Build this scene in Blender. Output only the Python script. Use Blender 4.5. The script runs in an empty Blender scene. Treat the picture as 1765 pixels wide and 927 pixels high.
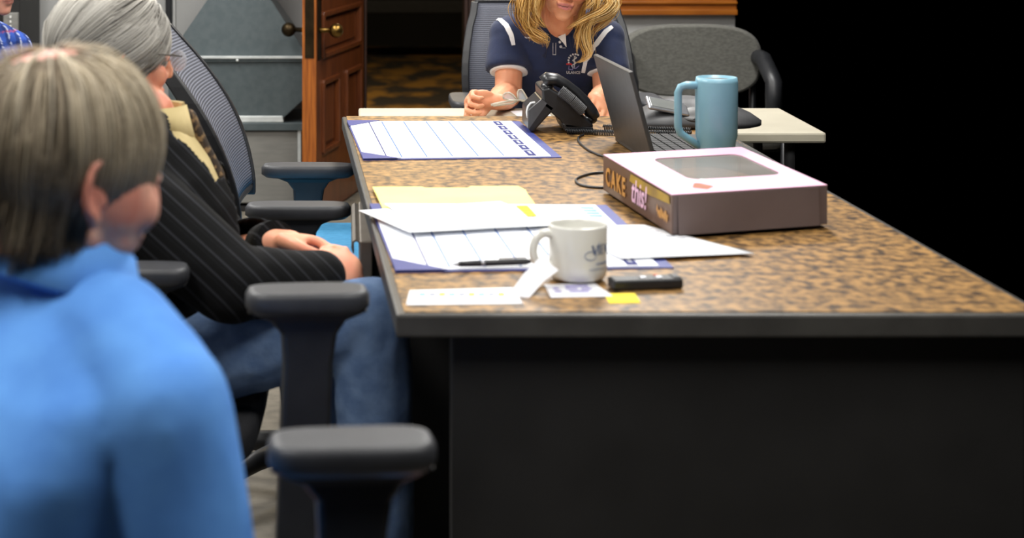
import bpy, bmesh, math, random
from mathutils import Vector, Matrix, noise
from mathutils.bvhtree import BVHTree
random.seed(7)
R = math.radians
V = Vector
sc = bpy.context.scene
COL = sc.collection

# ------------------------------------------------------------------ camera, world, lights, exposure
FPX, CX, CY, CAMZ = 3200.0, 600.0, -210.0, 1.40     # focal length in pixels, principal point, eye height
cam_d = bpy.data.cameras.new('camera')
cam = bpy.data.objects.new('camera', cam_d); COL.objects.link(cam)
cam.location = (0, 0, CAMZ); cam.rotation_euler = (R(90), 0, 0)
cam_d.sensor_width = 36; cam_d.sensor_fit = 'HORIZONTAL'
cam_d.lens = FPX / 1765 * 36
cam_d.shift_x = (882.5 - CX) / 1765
cam_d.shift_y = -(463.5 - CY) / 1765
cam_d.clip_start = 0.05
cam_d.dof.use_dof = True; cam_d.dof.focus_distance = 4.75; cam_d.dof.aperture_fstop = 5.0
sc.camera = cam

w = bpy.data.worlds.new('world'); sc.world = w; w.use_nodes = True
w.node_tree.nodes['Background'].inputs[0].default_value = (0, 0, 0, 1)
w.node_tree.nodes['Background'].inputs[1].default_value = 0.0

CEIL = 2.75
LAMPS = [(-1.1, 1.6), (0.9, 1.6), (-1.1, 4.0), (0.9, 4.0), (-1.1, 6.4), (0.9, 6.4)]
for i, (lx, ly) in enumerate(LAMPS):
    ld = bpy.data.lights.new('ceiling_lamp_light', 'AREA'); ld.shape = 'RECTANGLE'
    ld.size = 0.56; ld.size_y = 1.16; ld.energy = (25, 25, 30, 30, 46, 46)[i]; ld.color = (1.0, 0.985, 0.955)
    lo = bpy.data.objects.new('ceiling_lamp_light', ld); COL.objects.link(lo); lo.location = (lx, ly, CEIL - 0.075)
ld = bpy.data.lights.new('hall_lamp_light', 'AREA'); ld.size = 0.6; ld.energy = 45; ld.color = (1.0, 0.8, 0.5)
lo = bpy.data.objects.new('hall_lamp_light', ld); COL.objects.link(lo); lo.location = (0.25, 10.7, 2.5)

sc.view_settings.view_transform = 'Standard'; sc.view_settings.look = 'None'
sc.view_settings.gamma = 1.0; sc.view_settings.use_curve_mapping = False
sc.view_settings.exposure = 0.45

# ------------------------------------------------------------------ placing helpers
TABLE_Z = 0.78
def P(x, y, D):                     # photo pixel at a known distance -> point of the room
    return V(((x - CX) / FPX * D, D, CAMZ - (y - CY) / FPX * D))
def T(x, y, z=TABLE_Z):             # photo pixel on a horizontal surface of known height
    return P(x, y, (CAMZ - z) * FPX / (y - CY))

# ------------------------------------------------------------------ materials
MATS = {}
def srgb(c):
    return tuple(((v / 255) / 12.92 if v / 255 <= 0.04045 else ((v / 255 + 0.055) / 1.055) ** 2.4) for v in c)
def mat(name, c, rough=0.5, metal=0.0, c2=None, scale=20, stretch=(1, 1, 1), detail=4, bump=0.0, bscale=None,
        lo=0.35, hi=0.65, alpha=None, trans=0.0, coat=0.0, spec=0.5, emit=0.0, kind='noise', attr=None, sheen=0, rot=(0, 0, 0), sss=0):
    m = bpy.data.materials.new(name); m.use_nodes = True; MATS[name] = m
    nt = m.node_tree; N = nt.nodes; L = nt.links; b = N['Principled BSDF']
    c = srgb(c); b.inputs['Base Color'].default_value = (*c, 1)
    b.inputs['Roughness'].default_value = rough; b.inputs['Metallic'].default_value = metal
    b.inputs['Specular IOR Level'].default_value = spec
    b.inputs['Coat Weight'].default_value = coat; b.inputs['Sheen Weight'].default_value = sheen
    if trans: b.inputs['Transmission Weight'].default_value = trans
    if alpha is not None: b.inputs['Alpha'].default_value = alpha
    if sss:
        b.inputs['Subsurface Weight'].default_value = sss; b.inputs['Subsurface Scale'].default_value = 0.01
        b.inputs['Subsurface Radius'].default_value = (1, 0.35, 0.2)
    if emit:
        b.inputs['Emission Color'].default_value = (*c, 1); b.inputs['Emission Strength'].default_value = emit
    if c2 is not None or bump:
        tc = N.new('ShaderNodeTexCoord'); mp = N.new('ShaderNodeMapping')
        mp.inputs['Scale'].default_value = stretch; mp.inputs['Rotation'].default_value = rot
        L.new(tc.outputs['Object'], mp.inputs['Vector'])
        def tex(s):
            if kind == 'wave':
                t = N.new('ShaderNodeTexWave'); t.inputs['Scale'].default_value = s; t.inputs['Distortion'].default_value = 0.0
                o = t.outputs['Fac']
            elif kind == 'voronoi':
                t = N.new('ShaderNodeTexVoronoi'); t.inputs['Scale'].default_value = s; o = t.outputs['Distance']
            else:
                t = N.new('ShaderNodeTexNoise'); t.inputs['Scale'].default_value = s; t.inputs['Detail'].default_value = detail
                o = t.outputs['Fac']
            L.new(mp.outputs['Vector'], t.inputs['Vector']); return o
        if c2 is not None:
            fac = tex(scale)
            if attr:
                at = N.new('ShaderNodeAttribute'); at.attribute_name = attr; fac = at.outputs['Fac']
            cr = N.new('ShaderNodeValToRGB'); cr.color_ramp.elements[0].position = lo; cr.color_ramp.elements[1].position = hi
            cr.color_ramp.elements[0].color = (*c, 1); cr.color_ramp.elements[1].color = (*srgb(c2), 1)
            L.new(fac, cr.inputs['Fac']); L.new(cr.outputs['Color'], b.inputs['Base Color'])
        if bump:
            bp = N.new('ShaderNodeBump'); bp.inputs['Strength'].default_value = bump; bp.inputs['Distance'].default_value = 0.004
            L.new(tex(bscale or scale), bp.inputs['Height']); L.new(bp.outputs['Normal'], b.inputs['Normal'])
    return m
def attrmat(name, rough=0.5, sss=0.0, bump=0.0, bscale=300, spec=0.5, sheen=0):
    m = mat(name, (200, 200, 200), rough, sss=sss, bump=bump, bscale=bscale, spec=spec, sheen=sheen)
    N = m.node_tree.nodes; at = N.new('ShaderNodeAttribute'); at.attribute_name = 'col'
    m.node_tree.links.new(at.outputs['Color'], N['Principled BSDF'].inputs['Base Color'])
    return m

# ------------------------------------------------------------------ geometry collector
class G:
    def __init__(s): s.v = []; s.f = []; s.sm = []
    def add(s, vs, fs, smooth=False):
        n = len(s.v); s.v += [V(p) for p in vs]
        for f in fs: s.f.append([i + n for i in f]); s.sm.append(smooth)
        return s
    def box(s, c, d, M=None):
        c = V(c); h = V(d) / 2; vs = []
        for z in (-1, 1):
            for y in (-1, 1):
                for x in (-1, 1):
                    p = V((x * h.x, y * h.y, z * h.z)); p = (M @ p if M else p) + c; vs.append(p)
        return s.add(vs, [(0, 2, 3, 1), (4, 5, 7, 6), (0, 1, 5, 4), (2, 6, 7, 3), (0, 4, 6, 2), (1, 3, 7, 5)])
    def hexa(s, bottom, top):        # two quads, counter-clockwise from above
        return s.add(list(bottom) + list(top), [(3, 2, 1, 0), (4, 5, 6, 7), (0, 1, 5, 4), (1, 2, 6, 5), (2, 3, 7, 6), (3, 0, 4, 7)])
    def prism(s, poly, vec):
        n = len(poly); vec = V(vec); a = [V(p) for p in poly]
        return s.add(a + [p + vec for p in a], [list(range(n))[::-1], [n + i for i in range(n)]] + [(i, (i + 1) % n, n + (i + 1) % n, n + i) for i in range(n)])
    def loft(s, rings, smooth=True, cap=True, closed=True):
        n = len(rings[0]); vs = [p for r in rings for p in r]; fs = []
        for k in range(len(rings) - 1):
            for i in range(n if closed else n - 1):
                j = (i + 1) % n; fs.append((k * n + i, k * n + j, (k + 1) * n + j, (k + 1) * n + i))
        s.add(vs, fs, smooth)
        if cap:
            b = len(s.v) - len(vs)
            s.f.append([b + i for i in range(n)][::-1]); s.sm.append(False)
            s.f.append([b + (len(rings) - 1) * n + i for i in range(n)]); s.sm.append(False)
        return s
    def tube(s, pts, r, n=8, flat=1.0, up=None):
        pts = [V(p) for p in pts]; rr = r if isinstance(r, (list, tuple)) else [r] * len(pts); rings = []; u = None
        for i, p in enumerate(pts):
            t = (pts[min(i + 1, len(pts) - 1)] - pts[max(i - 1, 0)])
            t = t.normalized() if t.length > 1e-9 else V((0, 0, 1))
            if up is not None: u = V(up) - t * t.dot(V(up))
            elif u is None: u = t.orthogonal()
            else: u = u - t * t.dot(u)
            if u.length < 1e-6: u = t.orthogonal()
            u.normalize(); q = t.cross(u)
            rings.append([p + (u * math.cos(2 * math.pi * k / n) * flat + q * math.sin(2 * math.pi * k / n)) * rr[i] for k in range(n)])
        return s.loft(rings)
    def caps(s, p0, p1, r0, r1=None, n=14):
        r1 = r0 if r1 is None else r1; p0 = V(p0); p1 = V(p1); d = (p1 - p0); L = d.length; d = d.normalized() if L > 1e-9 else V((0, 0, 1))
        pts = []; rr = []
        for k in range(1, 5):
            a = R(90 - 22.5 * k); pts.append(p0 - d * r0 * math.sin(a)); rr.append(r0 * math.cos(a))
        for k in range(0, 4):
            a = R(22.5 * k); pts.append(p1 + d * r1 * math.sin(a)); rr.append(r1 * math.cos(a))
        return s.tube(pts, rr, n)
    def chain(s, pts, rs, n=14):
        for i in range(len(pts) - 1): s.caps(pts[i], pts[i + 1], rs[i], rs[i + 1], n)
        return s
    def ell(s, c, r, M=None, nu=20, nv=12):
        c = V(c); vs = []; fs = []
        for j in range(nv + 1):
            th = math.pi * j / nv
            for i in range(nu):
                ph = 2 * math.pi * i / nu
                p = V((r[0] * math.sin(th) * math.cos(ph), r[1] * math.sin(th) * math.sin(ph), r[2] * math.cos(th)))
                vs.append((M @ p if M else p) + c)
        for j in range(nv):
            for i in range(nu):
                k = (i + 1) % nu; fs.append((j * nu + i, (j + 1) * nu + i, (j + 1) * nu + k, j * nu + k))
        return s.add(vs, fs, True)
    def lathe(s, prof, c=(0, 0, 0), n=32, smooth=True):
        c = V(c); rings = [[c + V((r * math.cos(2 * math.pi * k / n), r * math.sin(2 * math.pi * k / n), z)) for k in range(n)] for r, z in prof]
        return s.loft(rings, smooth)
    def sheet(s, quad, th=0.0006, nu=1, nv=1, fn=None):     # quad a,b,c,d ; fn(u,v)->dz
        a, b, c, d = [V(p) for p in quad]; top = []
        for j in range(nv + 1):
            for i in range(nu + 1):
                u, v = i / nu, j / nv
                p = (a * (1 - u) + b * u) * (1 - v) + (d * (1 - u) + c * u) * v
                top.append(p + V((0, 0, th + (fn(u, v) if fn else 0))))
        bot = [p - V((0, 0, th)) for p in top]; n = len(top); W = nu + 1; fs = []
        for j in range(nv):
            for i in range(nu):
                k = j * W + i; fs.append((k, k + 1, k + W + 1, k + W)); fs.append((n + k, n + k + W, n + k + W + 1, n + k + 1))
        rim = [i for i in range(W)] + [j * W + nu for j in range(1, nv + 1)] + [nv * W + i for i in range(nu - 1, -1, -1)] + [j * W for j in range(nv - 1, 0, -1)]
        for i in range(len(rim)):
            k, l = rim[i], rim[(i + 1) % len(rim)]; fs.append((k, n + k, n + l, l))
        return s.add(top + bot, fs, nu > 1)
    def xf(s, M): s.v = [M @ p for p in s.v]; return s
def wloc(o):
    p = V((0, 0, 0))
    while o: p = p + V(o.location); o = o.parent
    return p
def mesh_of(g, name):
    me = bpy.data.meshes.new(name); me.from_pydata([tuple(p) for p in g.v], [], g.f)
    for p, sm in zip(me.polygons, g.sm): p.use_smooth = sm
    bm = bmesh.new(); bm.from_mesh(me); bmesh.ops.recalc_face_normals(bm, faces=bm.faces); bm.to_mesh(me); bm.free()
    return me
def add(name, g, m, parent=None, bevel=0, seg=2, label=None, sub=0):
    me = g if isinstance(g, bpy.types.Mesh) else None
    base = wloc(parent)
    if me is None:
        g.v = [p - base for p in g.v]; me = mesh_of(g, name)
    else:
        for v in me.vertices: v.co = v.co - base
    o = bpy.data.objects.new(name, me); COL.objects.link(o); o.parent = parent
    me.materials.clear(); me.materials.append(MATS[m] if isinstance(m, str) else m)
    if bevel:
        b = o.modifiers.new('bevel', 'BEVEL'); b.width = bevel; b.segments = seg; b.limit_method = 'ANGLE'; b.angle_limit = R(40)
    if sub:
        b = o.modifiers.new('sub', 'SUBSURF'); b.levels = sub; b.render_levels = sub
    if label: o['label'] = label
    return o
def thing(name, label, cat, loc, group=None, kind=None):
    o = bpy.data.objects.new(name, None); COL.objects.link(o); o.location = loc; o.empty_display_size = 0.1
    o['label'] = label; o['category'] = cat
    if group: o['group'] = group
    if kind: o['kind'] = kind
    return o
def tag(o, label, cat, group=None, kind=None):
    o['label'] = label; o['category'] = cat
    if group: o['group'] = group
    if kind: o['kind'] = kind
    return o
def struct(name, g, m, label, cat, bevel=0):
    o = add(name, g, m, None, bevel); tag(o, label, cat, None, 'structure'); return o
def recentre(o):                     # origin of a single-mesh thing moves to the middle of its base
    vs = [v.co for v in o.data.vertices]; lo = V([min(v[k] for v in vs) for k in range(3)]); hi = V([max(v[k] for v in vs) for k in range(3)])
    c = V(((lo.x + hi.x) / 2, (lo.y + hi.y) / 2, lo.z))
    for v in o.data.vertices: v.co -= c
    o.location = V(o.location) + c; return o
def text_geo(txt, size, M, extrude=0.0003, shear=0.0, font_offset=0.0, spacing=1.0):
    cu = bpy.data.curves.new('lettering', 'FONT'); cu.body = txt; cu.size = size; cu.extrude = extrude; cu.shear = shear
    cu.align_x = 'CENTER'; cu.align_y = 'CENTER'; cu.offset = font_offset; cu.space_character = spacing; cu.resolution_u = 3
    o = bpy.data.objects.new('lettering', cu); COL.objects.link(o)
    dg = bpy.context.evaluated_depsgraph_get(); me = bpy.data.meshes.new_from_object(o.evaluated_get(dg))
    g = G(); g.add([M @ v.co for v in me.vertices], [list(p.vertices) for p in me.polygons])
    bpy.data.objects.remove(o); bpy.data.curves.remove(cu); bpy.data.meshes.remove(me); return g
def frame(o, x, y):                   # matrix from an origin and two in-plane directions
    x = V(x).normalized(); z = x.cross(V(y)).normalized(); y = z.cross(x)
    return Matrix(((x.x, y.x, z.x, o[0]), (x.y, y.y, z.y, o[1]), (x.z, y.z, z.z, o[2]), (0, 0, 0, 1)))
def solid(g, voxel, smooth=6, fac=0.5):   # union of overlapping shapes as one continuous surface
    me = mesh_of(g, 'solid'); o = bpy.data.objects.new('solid', me); COL.objects.link(o)
    r = o.modifiers.new('r', 'REMESH'); r.mode = 'VOXEL'; r.voxel_size = voxel; r.use_smooth_shade = True
    if smooth:
        s_ = o.modifiers.new('s', 'SMOOTH'); s_.iterations = smooth; s_.factor = fac
    dg = bpy.context.evaluated_depsgraph_get(); out = bpy.data.meshes.new_from_object(o.evaluated_get(dg))
    bpy.data.objects.remove(o); bpy.data.meshes.remove(me)
    for p in out.polygons: p.use_smooth = True
    return out
def colour(me, fn):
    a = me.color_attributes.new('col', 'FLOAT_COLOR', 'POINT')
    for i, v in enumerate(me.vertices): a.data[i].color = (*fn(v.co), 1)
def bvh(me): return BVHTree.FromPolygons([v.co.copy() for v in me.vertices], [list(p.vertices) for p in me.polygons])
EYE = V((0, 0, CAMZ))
def hit(tree, x, y):
    d = (P(x, y, 1.0) - EYE).normalized(); h = tree.ray_cast(EYE, d); return (h[0], h[1]) if h[0] else (None, None)
def ribbon(tree, px, wid, lift=0.002, sub=6):   # a sewn strip that lies on a surface
    pts = []
    for i in range(len(px) - 1):
        for k in range(sub):
            t = k / sub; pts.append((px[i][0] * (1 - t) + px[i + 1][0] * t, px[i][1] * (1 - t) + px[i + 1][1] * t))
    pts.append(px[-1]); hs = [hit(tree, *p) for p in pts]; hs = [h for h in hs if h[0]]
    g = G(); rings = []
    for i, (p, n) in enumerate(hs):
        t = (hs[min(i + 1, len(hs) - 1)][0] - hs[max(i - 1, 0)][0]).normalized(); q = t.cross(n).normalized()
        ww = wid * (0.7 + 0.3 * math.sin(math.pi * i / max(1, len(hs) - 1)))
        rings.append([p + q * ww / 2 + n * -0.002, p + q * ww / 2 + n * lift, p - q * ww / 2 + n * lift, p - q * ww / 2 + n * -0.002])
    return g.loft(rings, smooth=False) if len(rings) > 1 else g

# ------------------------------------------------------------------ the palette
mat('wall_paint', (172, 172, 170), 0.75, c2=(165, 165, 164), scale=3, bump=0.05, bscale=150)
mat('ceiling_paint', (225, 223, 215), 0.9, c2=(215, 213, 205), scale=8)
mat('floor_tile', (125, 118, 105), 0.5, c2=(100, 94, 84), scale=18)
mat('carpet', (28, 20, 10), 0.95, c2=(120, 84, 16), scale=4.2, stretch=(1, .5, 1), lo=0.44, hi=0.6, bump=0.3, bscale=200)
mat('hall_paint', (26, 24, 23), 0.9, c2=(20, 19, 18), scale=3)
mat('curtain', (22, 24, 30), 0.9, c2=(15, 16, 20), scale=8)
mat('oak', (150, 84, 22), 0.38, c2=(112, 56, 12), scale=9, stretch=(6, 6, .5), bump=0.05, bscale=30, coat=0.2)
mat('oak_rail', (172, 100, 24), 0.4, c2=(146, 80, 16), scale=9, stretch=(.5, 6, 6), coat=0.2)
mat('door_wood', (112, 58, 24), 0.4, c2=(84, 40, 15), scale=10, stretch=(6, 6, .6), bump=0.05, bscale=40, coat=0.25)
mat('door_edge_wood', (164, 92, 28), 0.45, c2=(128, 66, 16), scale=12, stretch=(9, 9, .5))
mat('shaded_wood', (52, 26, 14), 0.5, c2=(38, 19, 10), scale=9, stretch=(6, 6, .5))  # casing wood, darkened so its colour carries the shade at the doorway
mat('brass', (140, 110, 55), 0.32, 1.0, c2=(95, 72, 36), scale=18)
mat('old_brass', (62, 50, 32), 0.45, 0.9, c2=(42, 34, 22), scale=18)
mat('galvanised', (92, 101, 104), 0.42, 0.35, c2=(84, 94, 97), scale=34, bump=0.01, bscale=60)
mat('galvanised_bright', (222, 226, 224), 0.35, 0.25, c2=(200, 205, 205), scale=20)  # pale copy of galvanised; the near-white carries the flange highlight
mat('cabinet_grey', (132, 131, 126), 0.5, 0.1, c2=(122, 121, 117), scale=10, stretch=(1, 1, 6))
mat('laminate', (58, 41, 24), 0.42, c2=(164, 124, 70), scale=50, stretch=(1, .8, 1), detail=10, lo=0.36, hi=0.63, spec=0.35)
mat('rim_metal', (78, 76, 72), 0.45, 0.3, c2=(66, 64, 61), scale=14)
mat('desk_steel', (30, 29, 28), 0.6, 0.1, c2=(24, 23, 22), scale=9)
mat('drawer_steel', (140, 132, 122), 0.4, 0.5, c2=(120, 112, 103), scale=12)
mat('cream_laminate', (186, 179, 160), 0.5, c2=(178, 171, 152), scale=9)
mat('paper', (246, 248, 252), 0.8, c2=(240, 243, 249), scale=6)
mat('card_white', (235, 235, 240), 0.7, c2=(226, 227, 234), scale=9)
mat('navy_vinyl', (56, 66, 138), 0.5, c2=(48, 57, 124), scale=14)
mat('print_blue', (74, 112, 176), 0.8, c2=(68, 104, 168), scale=9)
mat('print_navy', (34, 40, 112), 0.8, c2=(30, 36, 104), scale=9)
mat('print_cyan', (140, 196, 216), 0.8, c2=(130, 188, 210), scale=9)
mat('print_grey', (160, 164, 178), 0.8, c2=(150, 154, 170), scale=9)
mat('print_purple', (130, 120, 190), 0.8, c2=(120, 108, 180), scale=9)
mat('folder_yellow', (250, 246, 146), 0.75, c2=(247, 242, 138), scale=8)
mat('highlighter', (248, 226, 60), 0.8, c2=(240, 216, 52), scale=12)
mat('black_plastic', (34, 35, 38), 0.42, c2=(29, 30, 33), scale=30, bump=0.04, bscale=400)
mat('phone_plastic', (30, 31, 34), 0.35, c2=(25, 26, 29), scale=30)
mat('arm_rubber', (54, 55, 59), 0.5, c2=(47, 48, 52), scale=30, bump=0.04, bscale=300)
mat('grey_plastic', (70, 70, 72), 0.5, c2=(62, 62, 64), scale=24)
mat('laptop_shell', (70, 70, 70), 0.42, 0.35, c2=(62, 62, 62), scale=40)
mat('key_black', (36, 36, 38), 0.6, c2=(30, 30, 32), scale=40)
mat('silver', (190, 192, 198), 0.28, 0.85, c2=(172, 174, 180), scale=20)
mat('screen_grey', (120, 122, 120), 0.3, c2=(105, 108, 106), scale=9)
mat('white_plastic', (225, 225, 222), 0.4, c2=(215, 215, 212), scale=20)
mat('mesh_grey', (104, 107, 120), 0.7, c2=(62, 64, 74), scale=52, kind='wave', rot=(0, R(90), 0), lo=0.3, hi=0.75, bump=0.25)
mat('seat_blue', (84, 172, 224), 0.85, c2=(74, 160, 214), scale=60, bump=0.15, bscale=400)
mat('seat_dark', (42, 42, 45), 0.9, c2=(36, 36, 39), scale=60, bump=0.1, bscale=300)
mat('grey_fabric', (98, 97, 91), 0.95, c2=(82, 81, 76), scale=120, stretch=(.6, 1, 1.4), bump=0.2, bscale=350, sheen=0.1)
mat('ceramic', (222, 221, 214), 0.25, c2=(216, 215, 208), scale=6, coat=0.3)
mat('mug_blue', (58, 82, 128), 0.4, c2=(48, 72, 118), scale=30)
mat('mug_grey', (130, 146, 176), 0.4, c2=(120, 136, 168), scale=30)
mat('teal_steel', (126, 172, 190), 0.4, c2=(118, 164, 183), scale=14, coat=0.15)
mat('box_pink', (228, 180, 204), 0.6, c2=(224, 174, 199), scale=7)
mat('box_brown', (92, 60, 38), 0.5, c2=(140, 124, 112), scale=5, stretch=(1, 1, 3), lo=0.5, hi=0.72)
mat('box_end', (112, 98, 96), 0.5, c2=(104, 90, 88), scale=7)
mat('print_gold', (206, 150, 76), 0.6, c2=(196, 138, 66), scale=14)
mat('print_pink', (240, 196, 220), 0.6, c2=(234, 188, 214), scale=14)
mat('print_ochre', (176, 140, 30), 0.6, c2=(120, 92, 40), scale=9)
mat('print_brown', (168, 96, 62), 0.6, c2=(150, 80, 50), scale=60)
mat('film', (176, 172, 168), 0.12, alpha=0.55, c2=(160, 156, 150), scale=7)
mat('cake', (206, 150, 92), 0.8, c2=(176, 116, 62), scale=22, bump=0.3, bscale=60)
mat('clear_lens', (225, 230, 236), 0.05, alpha=0.35, c2=(210, 216, 224), scale=4, coat=0.5)
mat('glasses_frame', (216, 206, 190), 0.15, alpha=0.75, c2=(190, 180, 164), scale=30, coat=0.5)
mat('wire', (120, 116, 110), 0.3, 0.9, c2=(100, 96, 92), scale=20)
mat('lamp_diffuser', (255, 250, 240), 0.5, c2=(250, 246, 236), scale=4, emit=2.0)
mat('red_plastic', (190, 60, 36), 0.5, c2=(170, 50, 30), scale=14)
mat('navy_knit', (21, 36, 74), 0.85, c2=(17, 30, 64), scale=22, bump=0.12, bscale=120, sheen=0.15)
mat('white_knit', (238, 238, 240), 0.85, c2=(228, 228, 232), scale=22, bump=0.1, bscale=300)
mat('thread_white', (214, 216, 222), 0.8, c2=(200, 202, 210), scale=30)
mat('thread_red', (196, 50, 60), 0.8, c2=(176, 40, 50), scale=30)
mat('thread_violet', (150, 150, 205), 0.8, c2=(140, 138, 198), scale=30)
mat('blue_cotton', (98, 160, 236), 0.9, c2=(86, 146, 226), scale=16, bump=0.15, bscale=26)
mat('jeans', (112, 138, 176), 0.9, c2=(88, 114, 154), scale=30, bump=0.2, bscale=200)
mat('dark_trousers', (44, 46, 54), 0.9, c2=(36, 38, 46), scale=30)
mat('tan_cotton', (208, 188, 136), 0.9, c2=(194, 174, 122), scale=14, bump=0.15, bscale=60)
mat('tie_brown', (50, 38, 28), 0.8, c2=(140, 112, 76), scale=90, lo=0.5, hi=0.66)
mat('shoe_leather', (36, 28, 24), 0.45, c2=(30, 23, 20), scale=20)
attrmat('skin', 0.5, sss=0.12, bump=0.08, bscale=260, spec=0.35)
attrmat('hair', 0.6, spec=0.3)
attrmat('cloth_print', 0.9, bump=0.1, bscale=240, spec=0.2)
mat('eye_white', (190, 180, 172), 0.3, c2=(182, 172, 164), scale=9)
mat('iris', (70, 90, 110), 0.2, c2=(50, 66, 84), scale=60)

# ------------------------------------------------------------------ the room
WALL_Y = 8.40
XL, XR = -2.3, 1.75
fl = G(); fl.prism([V((XL, 0.9, -.05)), V((1.0, 0.9, -.05)), V((1.0, 6.5, -.05)), V((XR, 6.5, -.05)), V((XR, WALL_Y + .16, -.05)), V((XL, WALL_Y + .16, -.05))], (0, 0, .05))
struct('floor', fl, 'floor_tile', 'grey brown speckled office floor under the table and chairs', 'floor')
struct('ceiling', G().box(((XL + XR) / 2, 4.6, CEIL + .03), (XR - XL, 7.8, .06)), 'ceiling_paint', 'off white flat office ceiling above the meeting table', 'ceiling')
struct('wall_left', G().box((XL - .05, 4.6, CEIL / 2), (.1, 7.9, CEIL)), 'wall_paint', 'plain grey painted wall on the left of the room', 'wall')
DX0, DX1 = 0.075, 0.545             # doorway
wb = G()
wb.box(((XL + DX0) / 2, WALL_Y + .08, CEIL / 2), (DX0 - XL, .16, CEIL))
wb.box(((DX1 + XR) / 2, WALL_Y + .08, CEIL / 2), (XR - DX1, .16, CEIL))
wb.box(((DX0 + DX1) / 2, WALL_Y + .08, (2.12 + CEIL) / 2), (DX1 - DX0, .16, CEIL - 2.12))
struct('wall_back', wb, 'wall_paint', 'grey painted back wall with the dark doorway cut through it', 'wall')
tr = G()
tr.box((DX1 + .055, WALL_Y - .015, 1.06), (.11, .03, 2.12)); tr.box((DX1 - .01, WALL_Y + .08, 1.06), (.02, .16, 2.12))
tr.box((DX0 - .0, WALL_Y + .08, 1.06), (.02, .16, 2.12)); tr.box(((DX0 + DX1) / 2, WALL_Y + .065, 2.12), (DX1 - DX0 + .1, .19, .06))
struct('trim_1', tr, 'shaded_wood', 'wooden casing around the open doorway, shade put into its dark brown colour', 'door casing', .004)
RZ = CAMZ - (25 - CY) / FPX * (WALL_Y - .03)
tr = G(); tr.box(((DX1 + .11 + XR) / 2, WALL_Y - .02, RZ + .15), (XR - DX1 - .11, .04, .30))
tr.box(((DX1 + .11 + XR) / 2, WALL_Y - .03, RZ + .012), (XR - DX1 - .11, .06, .024)); tr.box(((DX1 + .11 + XR) / 2, WALL_Y - .028, RZ + .055), (XR - DX1 - .11, .056, .012))
struct('trim_2', tr, 'oak_rail', 'warm orange oak rail running along the back wall above the grey chair', 'wood trim', .003)
# hall beyond the doorway
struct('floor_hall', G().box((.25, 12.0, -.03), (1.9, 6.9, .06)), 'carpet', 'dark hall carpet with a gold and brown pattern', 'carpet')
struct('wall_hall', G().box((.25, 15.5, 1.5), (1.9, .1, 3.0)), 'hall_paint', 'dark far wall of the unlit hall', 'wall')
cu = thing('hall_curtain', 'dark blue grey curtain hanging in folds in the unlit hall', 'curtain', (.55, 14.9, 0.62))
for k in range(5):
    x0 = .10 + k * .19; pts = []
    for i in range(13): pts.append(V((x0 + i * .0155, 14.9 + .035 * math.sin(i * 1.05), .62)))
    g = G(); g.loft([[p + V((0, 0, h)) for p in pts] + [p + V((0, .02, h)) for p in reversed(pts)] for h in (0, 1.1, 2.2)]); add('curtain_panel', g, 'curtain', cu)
hb = thing('hall_bench', 'long black bench standing in the dark hall', 'bench', (.55, 14.3, 0))
add('seat', G().box((.5, 14.3, .42), (1.7, .42, .10)), 'seat_dark', hb, .02)
for sx in (-.25, 1.25):
    for sy in (14.14, 14.46): add('leg', G().box((sx, sy, .185), (.05, .05, .37)), 'black_plastic', hb, .005)

# ceiling lamps
LNAMES = ['over the man in blue', 'over the near end of the desk', 'left of the empty blue chair', 'over the laptop', 'over the metal duct side', 'over the grey guest chair side']
for (lx, ly), ln_ in zip(LAMPS, LNAMES):
    c = thing('ceiling_lamp', 'white ceiling lamp panel ' + ln_, 'lamp', (lx, ly, CEIL - .06), 'ceiling lamp panels')
    g = G()
    for s in (-1, 1): g.box((lx + s * .295, ly, CEIL - .03), (.03, 1.22, .06)); g.box((lx, ly + s * .595, CEIL - .03), (.56, .03, .06))
    add('lamp_frame', g, 'white_plastic', c); add('diffuser', G().box((lx, ly, CEIL - .03), (.56, 1.16, .02)), 'lamp_diffuser', c)

# ------------------------------------------------------------------ the panelled door, standing open
th = R(13.5); dd = V((math.sin(th), math.cos(th), 0)); dn = V((math.cos(th), -math.sin(th), 0))
F0 = V(((545 - CX) / FPX * 7.55, 7.55, 0.008)); DW, DT, DH = .86, .058, 2.08
door = thing('door_1', 'dark brown panelled wooden door standing open with a round brass knob', 'door', F0 + dd * .4, kind='structure')
def DP(s, z, out=0.0): return F0 + dd * s + dn * out + V((0, 0, z))
def dbox(s0, s1, z0, z1, o0, o1):
    g = G(); g.hexa([DP(s0, z0, o0), DP(s1, z0, o0), DP(s1, z0, o1), DP(s0, z0, o1)], [DP(s0, z1, o0), DP(s1, z1, o0), DP(s1, z1, o1), DP(s0, z1, o1)]); return g
def s_of(x):
    k = (x - CX) / FPX      # (F.x+s d.x) = k (F.y+s d.y)
    return (k * F0.y - F0.x) / (dd.x - k * dd.y)
pan = [(s_of(555), s_of(620), .655, .835), (s_of(555), s_of(583), .26, .555), (s_of(595), s_of(621), .26, .555), (s_of(555), s_of(583), 1.0, 1.9), (s_of(595), s_of(621), 1.0, 1.9)]
core = add('door_core', dbox(.004, DW, 0, DH, -DT, -.016), 'door_wood', door)
add('edge_strip', dbox(-.003, .006, 0, DH, -DT, 0), 'door_edge_wood', door)
sA, sB, sC, sD = pan[0][0], pan[0][1], pan[1][1], pan[2][0]
for a, b, z0, z1 in [(0.004, sA, 0, DH), (sB, DW, 0, DH), (sA, sB, 0, .26), (sA, sB, .555, .655), (sA, sB, .835, 1.0), (sA, sB, 1.9, DH), (sC, sD, .26, .555), (sC, sD, 1.0, 1.9)]:
    add('stile' if z1 - z0 > 1.5 else 'rail', dbox(a, b, z0, z1, -.018, 0), 'door_wood', door)
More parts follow.
